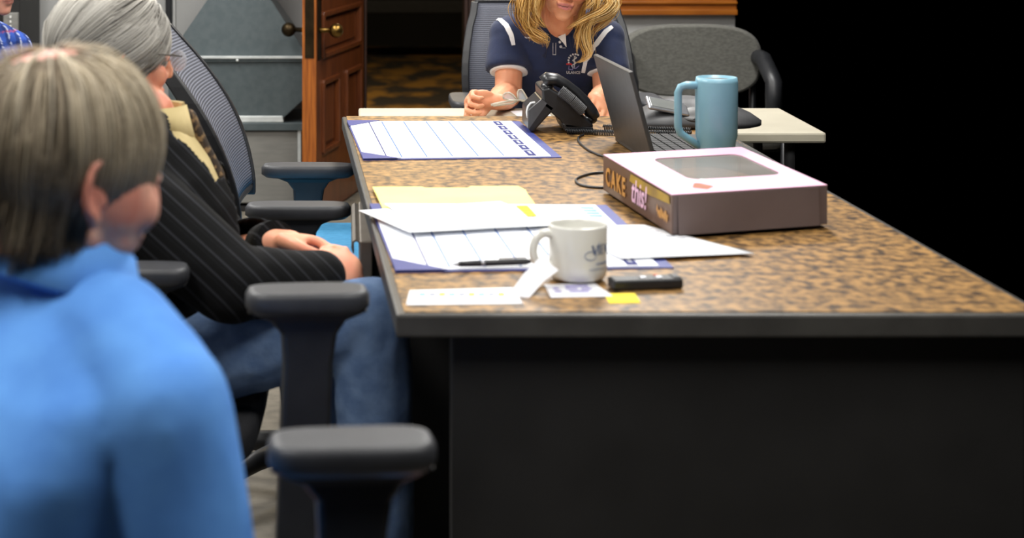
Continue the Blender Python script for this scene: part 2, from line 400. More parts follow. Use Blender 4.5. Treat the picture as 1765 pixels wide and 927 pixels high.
for a, b, z0, z1 in pan:
    add('panel', dbox(a + .045, b - .045, z0 + .03, z1 - .03, -.02, -.006), 'door_wood', door, .006)
    for q in [(a, b, z1 - .016, z1 + .006), (a, b, z0 - .006, z0 + .016), (a - .006, a + .02, z0, z1), (b - .02, b + .006, z0, z1)]:
        add('moulding', dbox(*q, -.016, .012), 'door_wood', door, .005)
kz = CAMZ - (52 - CY) / FPX * 7.6 - .008
add('lock_plate', dbox(-.0055, -.002, kz - .20 + .09, kz + .30, -DT + .012, -.008), 'old_brass', door)
add('escutcheon', dbox(.02, .075, kz - .12, kz + .17, 0, .004), 'old_brass', door, .002)
def knob(sgn, m):
    ax = dn * sgn; o = DP(.05, kz, 0 if sgn > 0 else -DT); g = G()
    g.tube([o, o + ax * .012, o + ax * .05], [.016, .010, .010], 14)
    g2 = G().ell(o + ax * .072, (.030, .030, .030)); k = add('door_knob', g2, m, door); add('spindle', g, m, k)
knob(1, 'brass'); knob(-1, 'old_brass')
g = G().ell(DP(.05, kz + .15, .012), (.012, .012, .020)); add('thumb_turn', g, 'brass', door)

# ------------------------------------------------------------------ sheet-metal duct on the left of the door
Yd = 7.80
def Q(x, y, D=Yd): return P(x, y, D)
duct = thing('metal_duct', 'galvanised sheet metal air duct with a flared hood standing beside the wooden door', 'duct', (Q(415, 0).x, Yd + .2, 0))
def face_prism(px, y0, dep, D=Yd): return G().prism([Q(x, y, D) for x, y in px], (0, dep, 0))
add('base_cabinet', face_prism([(300, 226), (513, 226), (513, 350), (300, 350)], 0, .45), 'cabinet_grey', duct, .004)
g = face_prism([(300, 355), (519, 355), (519, 363), (300, 363)], 0, .45); add('plinth', g, 'desk_steel', duct)
add('corner_post', face_prism([(513, 224), (519, 224), (519, 356), (513, 356)], 0, .46, Yd - .01), 'galvanised_bright', duct, .002)
add('base_flange', face_prism([(296, 212), (522, 212), (522, 225), (296, 225)], 0, .48, Yd - .02), 'galvanised', duct, .002)
add('lower_seam', face_prism([(330, 200), (487, 200), (489, 211), (328, 211)], 0, .44, Yd - .012), 'galvanised_bright', duct, .003)
add('lower_plenum', face_prism([(330, 204), (488, 204), (528, 168), (528, 103), (290, 103), (290, 168)], 0, .44), 'galvanised', duct, .003)
add('upper_seam', face_prism([(286, 98), (532, 98), (532, 107), (286, 107)], 0, .46, Yd - .012), 'galvanised', duct, .002)
add('seam_lip_highlight', face_prism([(286, 97), (532, 97), (532, 101), (286, 101)], 0, .02, Yd - .022), 'galvanised_bright', duct, .001)  # thin lip with the bright highlight of the seam put into its colour
g = G(); b0, b1, t0, t1 = Q(290, 98), Q(532, 98), Q(398, -60, Yd + .03), Q(428, -60, Yd + .03)
g.hexa([b0, b1, b1 + V((0, .44, 0)), b0 + V((0, .44, 0))], [t0, t1, t1 + V((0, .2, 0)), t0 + V((0, .2, 0))]); add('hood', g, 'galvanised', duct, .003)
g = G().box(((t0.x + t1.x) / 2, Yd + .2, (t0.z + CEIL) / 2), (t1.x - t0.x, .2, CEIL - t0.z)); add('riser', g, 'galvanised', duct, .003)
g = G().ell(Q(409, 104, Yd - .02), (.006, .006, .006)); add('screw', g, 'galvanised_bright', duct)

# black pipe and the equipment rack at the far left
pp = thing('wall_pipe', 'black vertical pipe fixed to the grey wall above the grey haired head', 'pipe', Q(291, 0, WALL_Y - .05) * 1.0)
pp.location.z = .62
a = Q(291, 20, WALL_Y - .04)
add('pipe', G().box((a.x, WALL_Y - .03, 1.3), (.03, .05, 1.4)), 'black_plastic', pp, .008)
add('pipe_strap', G().box((a.x + .02, WALL_Y - .01, 1.3), (.012, .02, 1.4)), 'white_plastic', pp, .001)
rk = thing('equipment_rack', 'black equipment rack with a grey switch panel at the far left', 'rack', (Q(-10, 0, 7.6).x, 7.9, 0))
x0, x1 = Q(-70, 0, 7.6).x, Q(34, 0, 7.6).x
add('rack_body', G().box(((x0 + x1) / 2, 7.85, .8), (x1 - x0, .5, 1.6)), 'desk_steel', rk, .006)
a, b = Q(6, 22, 7.58), Q(31, 57, 7.58)
pnl = add('switch_panel', G().box(((a.x + b.x) / 2, 7.59, (a.z + b.z) / 2), (b.x - a.x, .03, a.z - b.z)), 'cabinet_grey', rk, .002)
for k in range(4): add('switch', G().box((Q(18, 0, 7.57).x, 7.573, a.z - .016 - k * .019), (.006, .012, .010)), 'white_plastic', pnl)
g = G().tube([Q(6, 62, 7.56), Q(10, 68, 7.53), Q(7, 76, 7.54)], .010, 10); add('cable_plug', g, 'red_plastic', rk)
g = G().tube([Q(24, 60, 7.57), Q(27, 72, 7.55), Q(30, 86, 7.57)], .003, 8); add('patch_cable', g, 'white_plastic', rk)

# ------------------------------------------------------------------ brown desk
desk = thing('meeting_desk', 'long brown mottled laminate desk with a grey metal rim, covered in papers', 'desk', (.45, 3.75, 0))
NY = 2.645
def deskL(D): return (476 + .276 * ((CAMZ - TABLE_Z) * FPX / D) - CX) / FPX * D     # left edge of the top at distance D
FY = T(590, 200).y; dl0, dl1 = deskL(NY), deskL(FY); DWID = .93
r = .012
g = G(); c4 = lambda z, e: [V((dl0 + e, NY + e, z)), V((dl0 + DWID - e, NY + e, z)), V((dl1 + DWID - e, FY - e, z)), V((dl1 + e, FY - e, z))]
g.hexa(c4(TABLE_Z - .035, 0.0), c4(TABLE_Z - .0015, 0.0)); add('metal_rim', g, 'rim_metal', desk, .004)
g = G(); g.hexa([V((dl0 + r, NY + r, TABLE_Z - .03)), V((dl0 + DWID - r, NY + r, TABLE_Z - .03)), V((dl1 + DWID - r, FY - .002, TABLE_Z - .03)), V((dl1 + r, FY - .002, TABLE_Z - .03))],
       [V((dl0 + r, NY + r, TABLE_Z)), V((dl0 + DWID - r, NY + r, TABLE_Z)), V((dl1 + DWID - r, FY - .002, TABLE_Z)), V((dl1 + r, FY - .002, TABLE_Z))])
add('desk_top', g, 'laminate', desk)
add('end_panel', G().box((dl0 + DWID / 2 + .03, NY + .05, .3725), (DWID - .1, .03, .745)), 'desk_steel', desk, .004)
add('end_panel', G().box((dl1 + DWID / 2 + .03, FY - .06, .3725), (DWID - .1, .03, .745)), 'desk_steel', desk, .004)
add('modesty_panel', G().box((dl0 + DWID - .12, (NY + FY) / 2, .45), (.02, FY - NY - .1, .59)), 'desk_steel', desk, .002)
add('pedestal', G().box((.27, 3.72, .40), (.38, .42, .69)), 'desk_steel', desk, .004)
for k, (z0, z1, out) in enumerate([(.575, .715, .022), (.33, .565, .05), (.07, .32, .05)]):
    x = out; dr = add('drawer', G().box((x + .012, 3.72, (z0 + z1) / 2), (.024, .43, z1 - z0)), 'drawer_steel', desk, .003)
    if k == 0: add('drawer_tray', G().box((x + .10, 3.72, z0 + .05), (.16, .38, .08)), 'desk_steel', dr)
    g = G(); prof = [(0, 0), (-.008, .004), (-.014, 0), (-.016, -.012), (-.013, -.022), (-.0105, -.022), (-.013, -.012), (-.011, -.002), (-.006, .0005), (0, -.004)]
    g.prism([V((x + px, 3.52, z1 - .004 + pz)) for px, pz in prof], (0, .40, 0)); add('drawer_pull', g, 'drawer_steel', dr)

# cream folding table beyond
CZ = .735
cl = T(626, 186, CZ); ct = thing('cream_table', 'narrow cream topped table end on to the brown desk in front of the seated woman', 'table', (.68, 5.1, 0))
CXL, CXR, CY0, CY1 = .03, 1.25, FY + .012, cl.y
add('table_top', G().box(((CXL + CXR) / 2, (CY0 + CY1) / 2, CZ - .014), (CXR - CXL, CY1 - CY0, .028)), 'cream_laminate', ct, .006)
for sx in (CXL + .08, CXR - .08):
    for sy in (CY0 + .07, CY1 - .07): add('leg', G().tube([V((sx, sy, 0)), V((sx, sy, CZ - .028))], .014, 12), 'grey_plastic', ct)

# ------------------------------------------------------------------ desk pad calendars
def calendar(label, far_l, far_r, near_r, near_l, lift=0.0, grp='desk pad calendars'):
    A, B, C_, D_ = [T(*p) for p in (far_l, far_r, near_r, near_l)]
    up = V((0, 0, lift)); A, B, C_, D_ = A + up, B + up, C_ + up, D_ + up
    c = thing('desk_calendar', label, 'calendar', (A + B + C_ + D_) / 4, grp)
    def U(u, v, z=0): return (A * (1 - u) + B * u) * (1 - v) + (D_ * (1 - u) + C_ * u) * v + V((0, 0, z))
    def strip(u0, u1, v0, v1, z, t=.0004): return G().sheet([U(u0, v0, z), U(u1, v0, z), U(u1, v1, z), U(u0, v1, z)], t)
    add('backing_board', strip(0, 1, 0, 1, 0, .0022), 'navy_vinyl', c)
    pg = add('page', strip(.008, .95, .012, .985, .0022, .0016), 'paper', c); z = .0040
    for u in (.198, .324, .454, .584, .714): add('ruled_line', strip(u - .0032, u + .0032, .03, .97, z), 'print_blue', pg)
    add('ruled_line', strip(.119, .125, .03, .97, z), 'print_navy', pg)
    for k in range(0): add('week_line', strip(.124, .84, .17 + k * .138, .1708 + k * .138, z, .0002), 'print_grey', pg)
    hd = add('day_header', strip(.838, .880, .03, .975, z), 'print_navy', pg)
    ax = (U(.8, .5) - U(.2, .5)); dv = (U(.5, .9) - U(.5, .1))
    for k, t in enumerate(['SUNDAY', 'MONDAY', 'TUESDAY', 'WEDNESDAY', 'THURSDAY', 'FRIDAY', 'SATURDAY']):
        v = .03 + .945 * (k + .5) / 7
        g = text_geo(t, .0085, frame(U(.858, v, z + .0009), dv * 1.0, ax), .0002, font_offset=.0); gg = add('day_name', g, 'paper', c)
        for q in (0,): add('day_divider', strip(.838, .880, .03 + .945 * k / 7 - .006, .03 + .945 * k / 7 + .006, z + .0004, .0003), 'paper', c)
    for k in range(6): add('mini_month', strip(.885 + k * .010, .890 + k * .010, .05, .05 + .11 - .012 * (k % 3), z, .0003), 'print_cyan', pg)
    for (u0, v0, su, sv) in ((0, 0, 1, 1), (0, 1, 1, -1)):
        g = G(); pts = [U(u0, v0, .0042), U(u0 + .19 * su, v0, .0042), U(u0, v0 + .16 * sv, .0042)]
        g.prism(pts, (0, 0, .0008)); add('corner_holder', g, 'navy_vinyl', c)
    return c
calendar('white desk calendar with navy edge lying alone near the far end of the desk', (598, 210.5), (895, 210), (968, 272.5), (626, 277))
calendar('white desk calendar with navy edge half covered by papers, under the pen', (637, 355), (1045, 355), (1161, 463), (682, 471))

# ------------------------------------------------------------------ folder and loose papers
SH = .0052
f = thing('file_folder', 'pale yellow file folder sticking out from under the white papers', 'folder', T(780, 345))
def TT(x, y, up): return T(x, y, TABLE_Z + up)
g = G(); g.prism([TT(642, 322.5, .006), TT(726, 322, .006), TT(733, 324, .006), TT(806, 324, .006), TT(812, 321.2, .006), TT(893, 321, .006), TT(903, 326, .006), TT(921, 350, .006), TT(921, 364, .006), TT(662, 366, .006)], (0, 0, .0008)); add('back_cover', g, 'folder_yellow', f)
g = G(); g.prism([TT(645, 326, .0072), TT(906, 327, .0072), TT(924, 366, .0072), TT(664, 368, .0072)], (0, 0, .0008)); add('front_cover', g, 'folder_yellow', f)
def paper(name, label, quad, up, fn=None, m='paper', group='loose sheets on the desk', cat='paper'):
    g = G().sheet([TT(x, y, up) for x, y in quad], .0006, 12, 8, fn); o = add(name, g, m); recentre(o); return tag(o, label, cat, group)
paper('paper_sheet', 'white sheet whose pointed corner sticks out past the left desk edge', [(618, 363), (862, 347), (968, 388), (706, 405)], .0095, lambda u, v: .004 * (1 - u) * v)
p2 = thing('paper_sheet', 'white sheet with a yellow highlighted patch lying on the yellow folder', 'paper', T(900, 370), 'loose sheets on the desk')
q2 = [TT(662, 351, .0135), TT(1022, 353, .0115), TT(1050, 386, .0115), TT(728, 396, .0135)]
add('sheet', G().sheet(q2, .0006, 6, 4), 'paper', p2)
for k in range(4):
    y = 354.5 + k * 4.6; x = 889 + k * 5.2
    add('highlight_mark', G().sheet([TT(x, y, .0142), TT(x + 20 - k, y - .2, .0142), TT(x + 24 - k, y + 3.8, .0142), TT(x + 4.6, y + 4.1, .0142)], .0005), 'highlighter', p2)
for k in range(4): add('printed_line', G().sheet([TT(1000 + k * 5, 357 + k * 4.5, .0128), TT(1022 + k * 5, 357 + k * 4.5, .0128), TT(1024 + k * 5, 359 + k * 4.5, .0128), TT(1002 + k * 5, 359 + k * 4.5, .0128)], .0003), 'print_cyan', p2)
p3 = thing('paper_sheet', 'white list with rows of faint print lying under the pink box', 'paper', T(1120, 420), 'loose sheets on the desk')
q3 = [V(TT(958, 391, .0085)), V(TT(1110, 387.5, .0060)), V(TT(1300, 437, .0045)), V(TT(1072, 446, .0075))]
add('sheet', G().sheet(q3, .0006, 6, 4), 'paper', p3)
def bil(q, u, v): return (q[0] * (1 - u) + q[1] * u) * (1 - v) + (q[3] * (1 - u) + q[2] * u) * v
for k in range(11):
    v = .08 + k * .08; u0 = .12
    while u0 < .86:
        du = random.uniform(.05, .16); u1 = min(u0 + du, .9); z = V((0, 0, .0010))
        add('printed_line', G().sheet([bil(q3, u0, v) + z, bil(q3, u1, v) + z, bil(q3, u1, v + .016) + z, bil(q3, u0, v + .016) + z], .0003), 'print_grey', p3); u0 = u1 + .03
o = paper('paper_sheet', 'white printed sheet at the near desk edge left of the folded card', [(706, 501), (884, 496), (902, 524), (700, 526)], .0005)
for k in range(9):
    x = 722 + k * 17; col = ['print_cyan', 'print_grey', 'highlighter'][k % 3]
    b = add('printed_patch', G().sheet([TT(x, 505, .0016), TT(x + 11, 504.7, .0016), TT(x + 12, 509, .0016), TT(x + 1, 509.5, .0016)], .0003), col, o)
p5 = thing('printed_card', 'small white card with purple print in front of the mug', 'card', T(990, 500))
add('card', G().sheet([TT(938, 491, .0005), TT(1026, 489.5, .0005), TT(1056, 511, .0005), TT(950, 513, .0005)], .0008), 'card_white', p5)
for (x, y, w_) in ((972, 492, 40), (974, 496.5, 20), (1000, 496.5, 18), (980, 501, 34), (952, 496, 9), (955, 501, 11)):
    add('printed_line', G().sheet([TT(x, y, .0014), TT(x + w_, y - .4, .0014), TT(x + w_ + 3, y + 2.0, .0014), TT(x + 3, y + 2.4, .0014)], .0003), 'print_purple', p5)
o = add('sticky_note', G().sheet([TT(1042, 507, .0003), TT(1094, 506, .0003), TT(1104, 522, .0003), TT(1050, 523, .0003)], .0008), 'highlighter'); recentre(o); tag(o, 'yellow sticky note at the near desk edge below the black recorder', 'note')
# folded card leaning against the mug handle
g = G(); a, b, c_, d_ = P(931, 443, 2.81), P(962, 466, 2.79), P(912, 513, 2.745), P(876, 509, 2.755)
g.loft([[a, b, b + V((.001, .002, 0)), a + V((.001, .002, 0))], [a * .5 + d_ * .5 + V((0, .004, .003)), b * .5 + c_ * .5 + V((0, .004, .003)), b * .5 + c_ * .5 + V((.001, .006, .003)), a * .5 + d_ * .5 + V((.001, .006, .003))], [d_, c_, c_ + V((.001, .002, 0)), d_ + V((.001, .002, 0))]], smooth=False)
o = add('folded_card', g, 'card_white'); recentre(o); tag(o, 'curled white paper strip leaning against the mug handle', 'paper')

# pen
a, b = TT(779, 455.5, .011), TT(915, 450.5, .011); ax = (b - a).normalized(); L = (b - a).length
pen = thing('pen', 'dark ballpoint pen with a silver tip lying on the calendar', 'pen', (a + b) / 2 - V((0, 0, .005)))
add('tip', G().tube([a, a + ax * .012], [.0012, .0042], 12), 'silver', pen)
add('barrel', G().tube([a + ax * .012, a + ax * .05, a + ax * (L - .008), a + ax * L], [.0044, .0052, .0050, .003], 14), 'black_plastic', pen)
add('band', G().tube([a + ax * .047, a + ax * .053], .0056, 14), 'silver', pen)
add('clip', G().box(a + ax * (L - .03) + V((0, 0, .0068)), (.045, .0035, .0016), Matrix.Rotation(math.atan2(ax.y, ax.x), 3, 'Z')), 'silver', pen)

# voice recorder
a, b = T(1056, 502), T(1178, 498); ax = (b - a).normalized(); ay = V((-ax.y, ax.x, 0)); o0 = (a + b) / 2
rec = thing('voice_recorder', 'small black voice recorder lying on the desk right of the mug', 'recorder', o0)
M3 = Matrix.Rotation(math.atan2(ax.y, ax.x), 3, 'Z')
add('body', G().box(o0 + ay * .014 + V((0, 0, .0085)), ((b - a).length, .034, .017), M3), 'black_plastic', rec, .005, 3)
add('grille', G().box(o0 + ay * .014 + ax * .046 + V((0, 0, .0175)), (.012, .026, .002), M3), 'grey_plastic', rec, .0008)
add('button', G().box(o0 + ay * .010 - ax * .006 + V((0, 0, .0178)), (.010, .008, .0024), M3), 'silver', rec, .001)
add('button', G().box(o0 + ay * .008 + ax * .018 + V((0, 0, .0178)), (.011, .008, .0024), M3), 'silver', rec, .001)
add('record_button', G().box(o0 + ay * .020 + ax * .018 + V((0, 0, .0178)), (.006, .006, .0024), M3), 'red_plastic', rec, .001)

# ------------------------------------------------------------------ white mug
mc = T(996, 478, TABLE_Z + .004); mug = thing('mug', 'white ceramic mug with blue lettering standing on the papers', 'mug', mc)
mr, mh = .0450, .0835
prof = [(.001, .004), (.034, .004), (.036, 0), (.040, .001), (.0435, .006), (mr, .016), (mr, mh - .003), (mr - .0015, mh), (mr - .003, mh - .001), (mr - .004, mh - .006), (mr - .0045, .012), (.036, .007), (.001, .0065)]
add('body', G().lathe(prof, mc, 56), 'ceramic', mug)
g = G(); hd = V((-.97, -.24, 0)).normalized(); hp = []
for t, (rr, z) in enumerate([(.042, .068), (.056, .071), (.068, .062), (.073, .045), (.068, .028), (.056, .020), (.042, .021)]): hp.append(mc + hd * rr + V((0, 0, z)))
sm = []
for i in range(len(hp) - 1):
    for k in range(4):
        p0, p1, p2_, p3_ = hp[max(i - 1, 0)], hp[i], hp[i + 1], hp[min(i + 2, len(hp) - 1)]; t = k / 4
        sm.append(.5 * ((2 * p1) + (-p0 + p2_) * t + (2 * p0 - 5 * p1 + 4 * p2_ - p3_) * t * t + (-p0 + 3 * p1 - 3 * p2_ + p3_) * t ** 3))
sm.append(hp[-1]); add('handle', g.tube(sm, .0068, 12, flat=1.0), 'ceramic', mug)
def on_mug(g, a0, zc):               # wraps flat lettering (x along, y up) round the mug
    out = []
    for p in g.v:
        an = a0 + p.x / mr; rr = mr + .0004 + max(0, p.z)
        out.append(mc + V((rr * math.sin(an), -rr * math.cos(an), zc + p.y)))
    g.v = out; return g
I4 = Matrix.Identity(4)
def stroke(pts, w_, t=.0003):
    g = G(); rings = []
    for i, p in enumerate(pts):
        d = V((pts[min(i + 1, len(pts) - 1)][0] - pts[max(i - 1, 0)][0], pts[min(i + 1, len(pts) - 1)][1] - pts[max(i - 1, 0)][1], 0)).normalized(); n = V((-d.y, d.x, 0)); c = V((p[0], p[1], 0))
        ww = w_[i] if isinstance(w_, list) else w_
        rings.append([c + n * ww / 2, c - n * ww / 2, c - n * ww / 2 + V((0, 0, t)), c + n * ww / 2 + V((0, 0, t))])
    return g.loft(rings, smooth=False)
A0 = .30
for i, (x0, pts) in enumerate([(0, [(-.0005, .0072), (.0035, -.0072)]), (0, [(.0035, -.0072), (.0082, .0072)])]):
    add('lettering', on_mug(stroke(pts, .0030 if i == 0 else .0012), A0 + .10, .050), 'mug_blue', mug)
def serif(x, segs):
    for pts, w_ in segs: add('lettering', on_mug(stroke([(x + a, b) for a, b in pts], w_), A0 + .10, .050), 'mug_blue', mug)
serif(.0118, [([(0, .0068), (0, -.0068)], .0026), ([(-.0024, .0070), (.0024, .0070)], .0010), ([(-.0024, -.0070), (.0024, -.0070)], .0010)])
serif(.0172, [([(0, .0068), (0, -.0068)], .0026), ([(-.0014, .0070), (.0056, .0070)], .0012), ([(-.0014, -.0070), (.0056, -.0070)], .0012), ([(0, 0), (.0042, 0)], .0011)])
serif(.0256, [([(0, .0070), (.0034, -.0070)], .0026), ([(.0034, -.0070), (.0066, .0050)], .0012), ([(.0066, .0050), (.0098, -.0070)], .0024), ([(.0098, -.0070), (.0135, .0070)], .0012)])
sw = [(.0075 * math.cos(t) - .0030 + .0045, -.0090 + .0072 * math.sin(t) + .002) for t in [R(a) for a in range(60, 400, 12)]]
sw = [(-.0015 + .0095 * math.cos(R(a)), -.0085 + .0065 * math.sin(R(a))) for a in range(70, 395, 12)] + [(.0095, -.0020), (.0120, .0060), (.0150, .0110)]
add('swash', on_mug(stroke(sw, .0011), A0 + .06, .050), 'mug_grey', mug)
for k in range(9): add('small_print', on_mug(stroke([(-.012 + k * .0036, -.0016), (-.0108 + k * .0036, .0018), (-.0096 + k * .0036, -.0014)], .0010), A0 + .50, .0285), 'mug_grey', mug)
add('underline', on_mug(stroke([(-.020 + k * .004, .0006 * math.sin(k * .5)) for k in range(11)], .0010), A0 + .42, .0200), 'mug_grey', mug)

# ------------------------------------------------------------------ pink and brown cake box
bh = .067; zb = V((0, 0, .007))
b0 = T(1040, 333); b1 = T(1158, 412); wv = V((.945, .327, 0)) * .31
bc = [b0 + zb, b1 + zb, b1 + wv + zb, b0 + wv + zb]      # far-left, near-left, near-right, far-right
box = thing('cake_box', 'pink topped brown bakery box with a clear window lid on the desk', 'box', sum(bc, V()) / 4)
up = V((0, 0, bh)); ctr = sum(bc, V()) / 4
def panel(a, b, m, name):
    n = (b - a).cross(V((0, 0, 1))).normalized() * .0015
    return add(name, G().hexa([a, b, b + n, a + n], [a + up, b + up, b + n + up, a + n + up]), m, box)
add('base', G().sheet([bc[0], bc[3], bc[2], bc[1]], .0015), 'box_brown', box)
panel(bc[1], bc[0], 'box_brown', 'side_panel'); panel(bc[2], bc[1], 'box_end', 'front_panel'); panel(bc[3], bc[2], 'box_brown', 'side_panel'); panel(bc[0], bc[3], 'box_end', 'back_panel')
# lid with a window
lz = V((0, 0, bh + .001)); lid = G()
ex = (bc[3] - bc[0]); ey = (bc[1] - bc[0])
def LP(u, v, z=0): return bc[0] + ex * u + ey * v + lz + V((0, 0, z))
win = []; wu0, wu1, wv0, wv1, cr_ = .26, .88, .17, .72, .07
for (cu_, cv_, a0) in ((wu1 - cr_, wv1 - cr_, 0), (wu0 + cr_, wv1 - cr_, 90), (wu0 + cr_, wv0 + cr_, 180), (wu1 - cr_, wv0 + cr_, 270)):
    for k in range(6): win.append((cu_ + cr_ * math.cos(R(a0 + k * 18)), cv_ + cr_ * math.sin(R(a0 + k * 18))))
def outer(u, v):
    du, dv = u - (wu0 + wu1) / 2, v - (wv0 + wv1) / 2; k = min(((1 if du > 0 else 0) - (wu0 + wu1) / 2) / du if abs(du) > 1e-6 else 9e9, ((1 if dv > 0 else 0) - (wv0 + wv1) / 2) / dv if abs(dv) > 1e-6 else 9e9)
    return ((wu0 + wu1) / 2 + du * k, (wv0 + wv1) / 2 + dv * k)
ring = []
n = len(win)
for i in range(n):
    a_, b_ = win[i], win[(i + 1) % n]; oa, ob = outer(*a_), outer(*b_); q = [LP(*a_), LP(*oa)]
    if abs(oa[0] - ob[0]) > 1e-4 and abs(oa[1] - ob[1]) > 1e-4:
        q.append(LP(1 if max(oa[0], ob[0]) > .99 else 0, 1 if max(oa[1], ob[1]) > .99 else 0))
    q += [LP(*ob), LP(*b_)]; lid.prism(q, (0, 0, .0015))
lo_ = add('lid', lid, 'box_pink', box)
add('window_film', G().prism([LP(*p, -.0006) for p in win], (0, 0, .0004)), 'film', lo_)
def LB(u0, u1, v0, v1, m, nm='printed_mark'): add(nm, G().sheet([LP(u0, v0, .0016), LP(u1, v0, .0016), LP(u1, v1, .0016), LP(u0, v1, .0016)], .0003), m, lo_)
for k in range(4): LB(.05 + k * .085, .06 + k * .085, .06, .10, 'print_pink')
exn, eyn = ex.normalized(), ey.normalized()
g = G(); a = LP(.255, .87, .0017)
blob = [(math.cos(t) * (.020 + .004 * math.sin(3 * t)), math.sin(t) * (.028 + .005 * math.cos(4 * t))) for t in [2 * math.pi * k / 22 for k in range(22)]]
g.prism([a + exn * x * .9 + eyn * y for x, y in blob], (0, 0, .0003)); add('printed_emblem', g, 'print_brown', lo_)
Ml = frame(LP(.22, .74, .0018), exn, -eyn)
g = stroke([(-.045 + k * .004, .010 * math.sin(k * 1.35) + .004 * math.sin(k * .6)) for k in range(24)], .006); g.xf(Ml); add('script_mark', g, 'paper', lo_)
# side print: s along from far-left to near-left, z up
sl = ey.length; sn = (bc[0] - bc[1]).cross(V((0, 0, 1))).normalized()
if sn.x > 0: sn = -sn
def SP(s, z): return bc[0] + eyn * s + V((0, 0, z)) + sn * .0019
def side(poly, m, nm='printed_mark'): add(nm, G().prism([SP(*p) for p in poly], sn * .0003), m, box)
side([(.20, .050), (.21, .064), (.455, .065), (.462, .052), (.33, .046)], 'print_ochre')
Ms = frame(SP(.098, .030), eyn, V((0, 0, 1)))
add('lettering', text_geo('CAKE', .047, Ms, .0004, font_offset=.0016, spacing=1.35), 'print_gold', box)
add('lettering', text_geo('this!', .062, frame(SP(.262, .034), eyn, V((0, 0, 1))), .0004, shear=.25, font_offset=.0006, spacing=.98), 'print_pink', box)
g = stroke([(-.034 + k * .0034, .009 * math.sin(k * 1.7) + .003 * math.sin(k * .9)) for k in range(21)], .0042); g.xf(frame(SP(.415, .026), eyn, V((0, 0, 1)))); add('script_mark', g, 'print_gold', box)
# front corner flap
g = G(); a = bc[1] + (bc[2] - bc[1]).normalized() * .010; fn_ = V((bc[2] - bc[1])).cross(V((0, 0, 1))).normalized(); fn_ = fn_ if fn_.y < 0 else -fn_
g.prism([a + up + fn_ * .003, a + fn_ * .007, a + (bc[2] - bc[1]).normalized() * .28 + fn_ * .007, a + (bc[2] - bc[1]).normalized() * .28 + up + fn_ * .003], fn_ * -.0014); add('front_flap', g, 'box_end', box)
c0 = bc[0] + ex * .56 + ey * .46; ck = thing('cake', 'golden brown cake inside the pink box, seen through the window', 'cake', c0 + V((0, 0, .002)))
a_ = math.atan2(ex.y, ex.x); Mk = Matrix.Translation(c0) @ Matrix.Rotation(a_, 4, 'Z')
rg = [[Mk @ V((k * .095 * math.copysign(abs(math.cos(t)) ** .6, math.cos(t)), k * .15 * math.copysign(abs(math.sin(t)) ** .6, math.sin(t)), z)) for t in [2 * math.pi * i / 36 for i in range(36)]] for z, k in ((.002, .9), (.008, 1), (.034, 1), (.046, .9), (.052, .7), (.053, .3))]
add('cake_body', G().loft(rg), 'cake', ck); add('cake_board', G().sheet([c0 + V((-.1, -.15, .0005)), c0 + V((.1, -.15, .0005)), c0 + V((.1, .15, .0005)), c0 + V((-.1, .15, .0005))], .001), 'card_white', ck)

# ------------------------------------------------------------------ laptop
hA, hB = T(1060, 244), T(1126, 290); hx = (hB - hA).normalized(); hn = V((-hx.y, hx.x, 0)); hn = hn if hn.x > 0 else -hn
lap = thing('laptop', 'open dark grey laptop turned away to the right on the desk', 'laptop', (hA + hB) / 2 + hn * .12)
z1 = V((0, 0, .002)); z2 = V((0, 0, .019)); W2 = hn * .262
bs = add('base', G().hexa([hA + z1, hB + z1, hB + W2 + z1, hA + W2 + z1], [hA + z2, hB + z2, hB + W2 + z2 * .8, hA + W2 + z2 * .8]), 'laptop_shell', lap, .003)
sv = P(1022, 101, hA.y) - hA; sv = V((sv.x, sv.y, sv.z)); tA = hA + z2 * .5 + hx * .002; tB = hB + z2 * .5 - hx * .002
sq = sv.normalized(); nrm = hx.cross(sq).normalized(); nrm = nrm if nrm.x > 0 else -nrm; t_ = nrm * .010
scn = add('screen', G().hexa([tA, tB, tB + t_, tA + t_], [tA + sv, tB + sv, tB + sv + t_, tA + sv + t_]), 'laptop_shell', lap, .002)
i0, i1 = .04, .93
e0, e1 = tA + hx * .014 + t_ * 1.02, tB - hx * .014 + t_ * 1.02
add('display', G().hexa([e0 + sv * .07, e1 + sv * .07, e1 + sv * .07 + t_ * .05, e0 + sv * .07 + t_ * .05], [e0 + sv * .95, e1 + sv * .95, e1 + sv * .95 + t_ * .05, e0 + sv * .95 + t_ * .05]), 'key_black', scn)
KL = (hB - hA).length
for r_ in range(5):
    for c_ in range(12):
        u = .022 + c_ * (KL - .044) / 12; v = .030 + r_ * .0235; kw = (KL - .044) / 12 - .004
        a = hA + hx * u + hn * v; zt = V((0, 0, .0195 - .0015 * v / .26)); add('key', G().hexa([a + zt * .95, a + hx * kw + zt * .95, a + hx * kw + hn * .0195 + zt * .93, a + hn * .0195 + zt * .93], [p + V((0, 0, .0022)) for p in (a + zt, a + hx * kw + zt, a + hx * kw + hn * .0195 + zt, a + hn * .0195 + zt)]), 'key_black', bs)
a = hA + hx * (KL * .32) + hn * .165; add('touchpad', G().sheet([a + V((0, 0, .0172)), a + hx * .12 + V((0, 0, .0172)), a + hx * .12 + hn * .075 + V((0, 0, .0165)), a + hn * .075 + V((0, 0, .0165))], .0008), 'grey_plastic', bs)

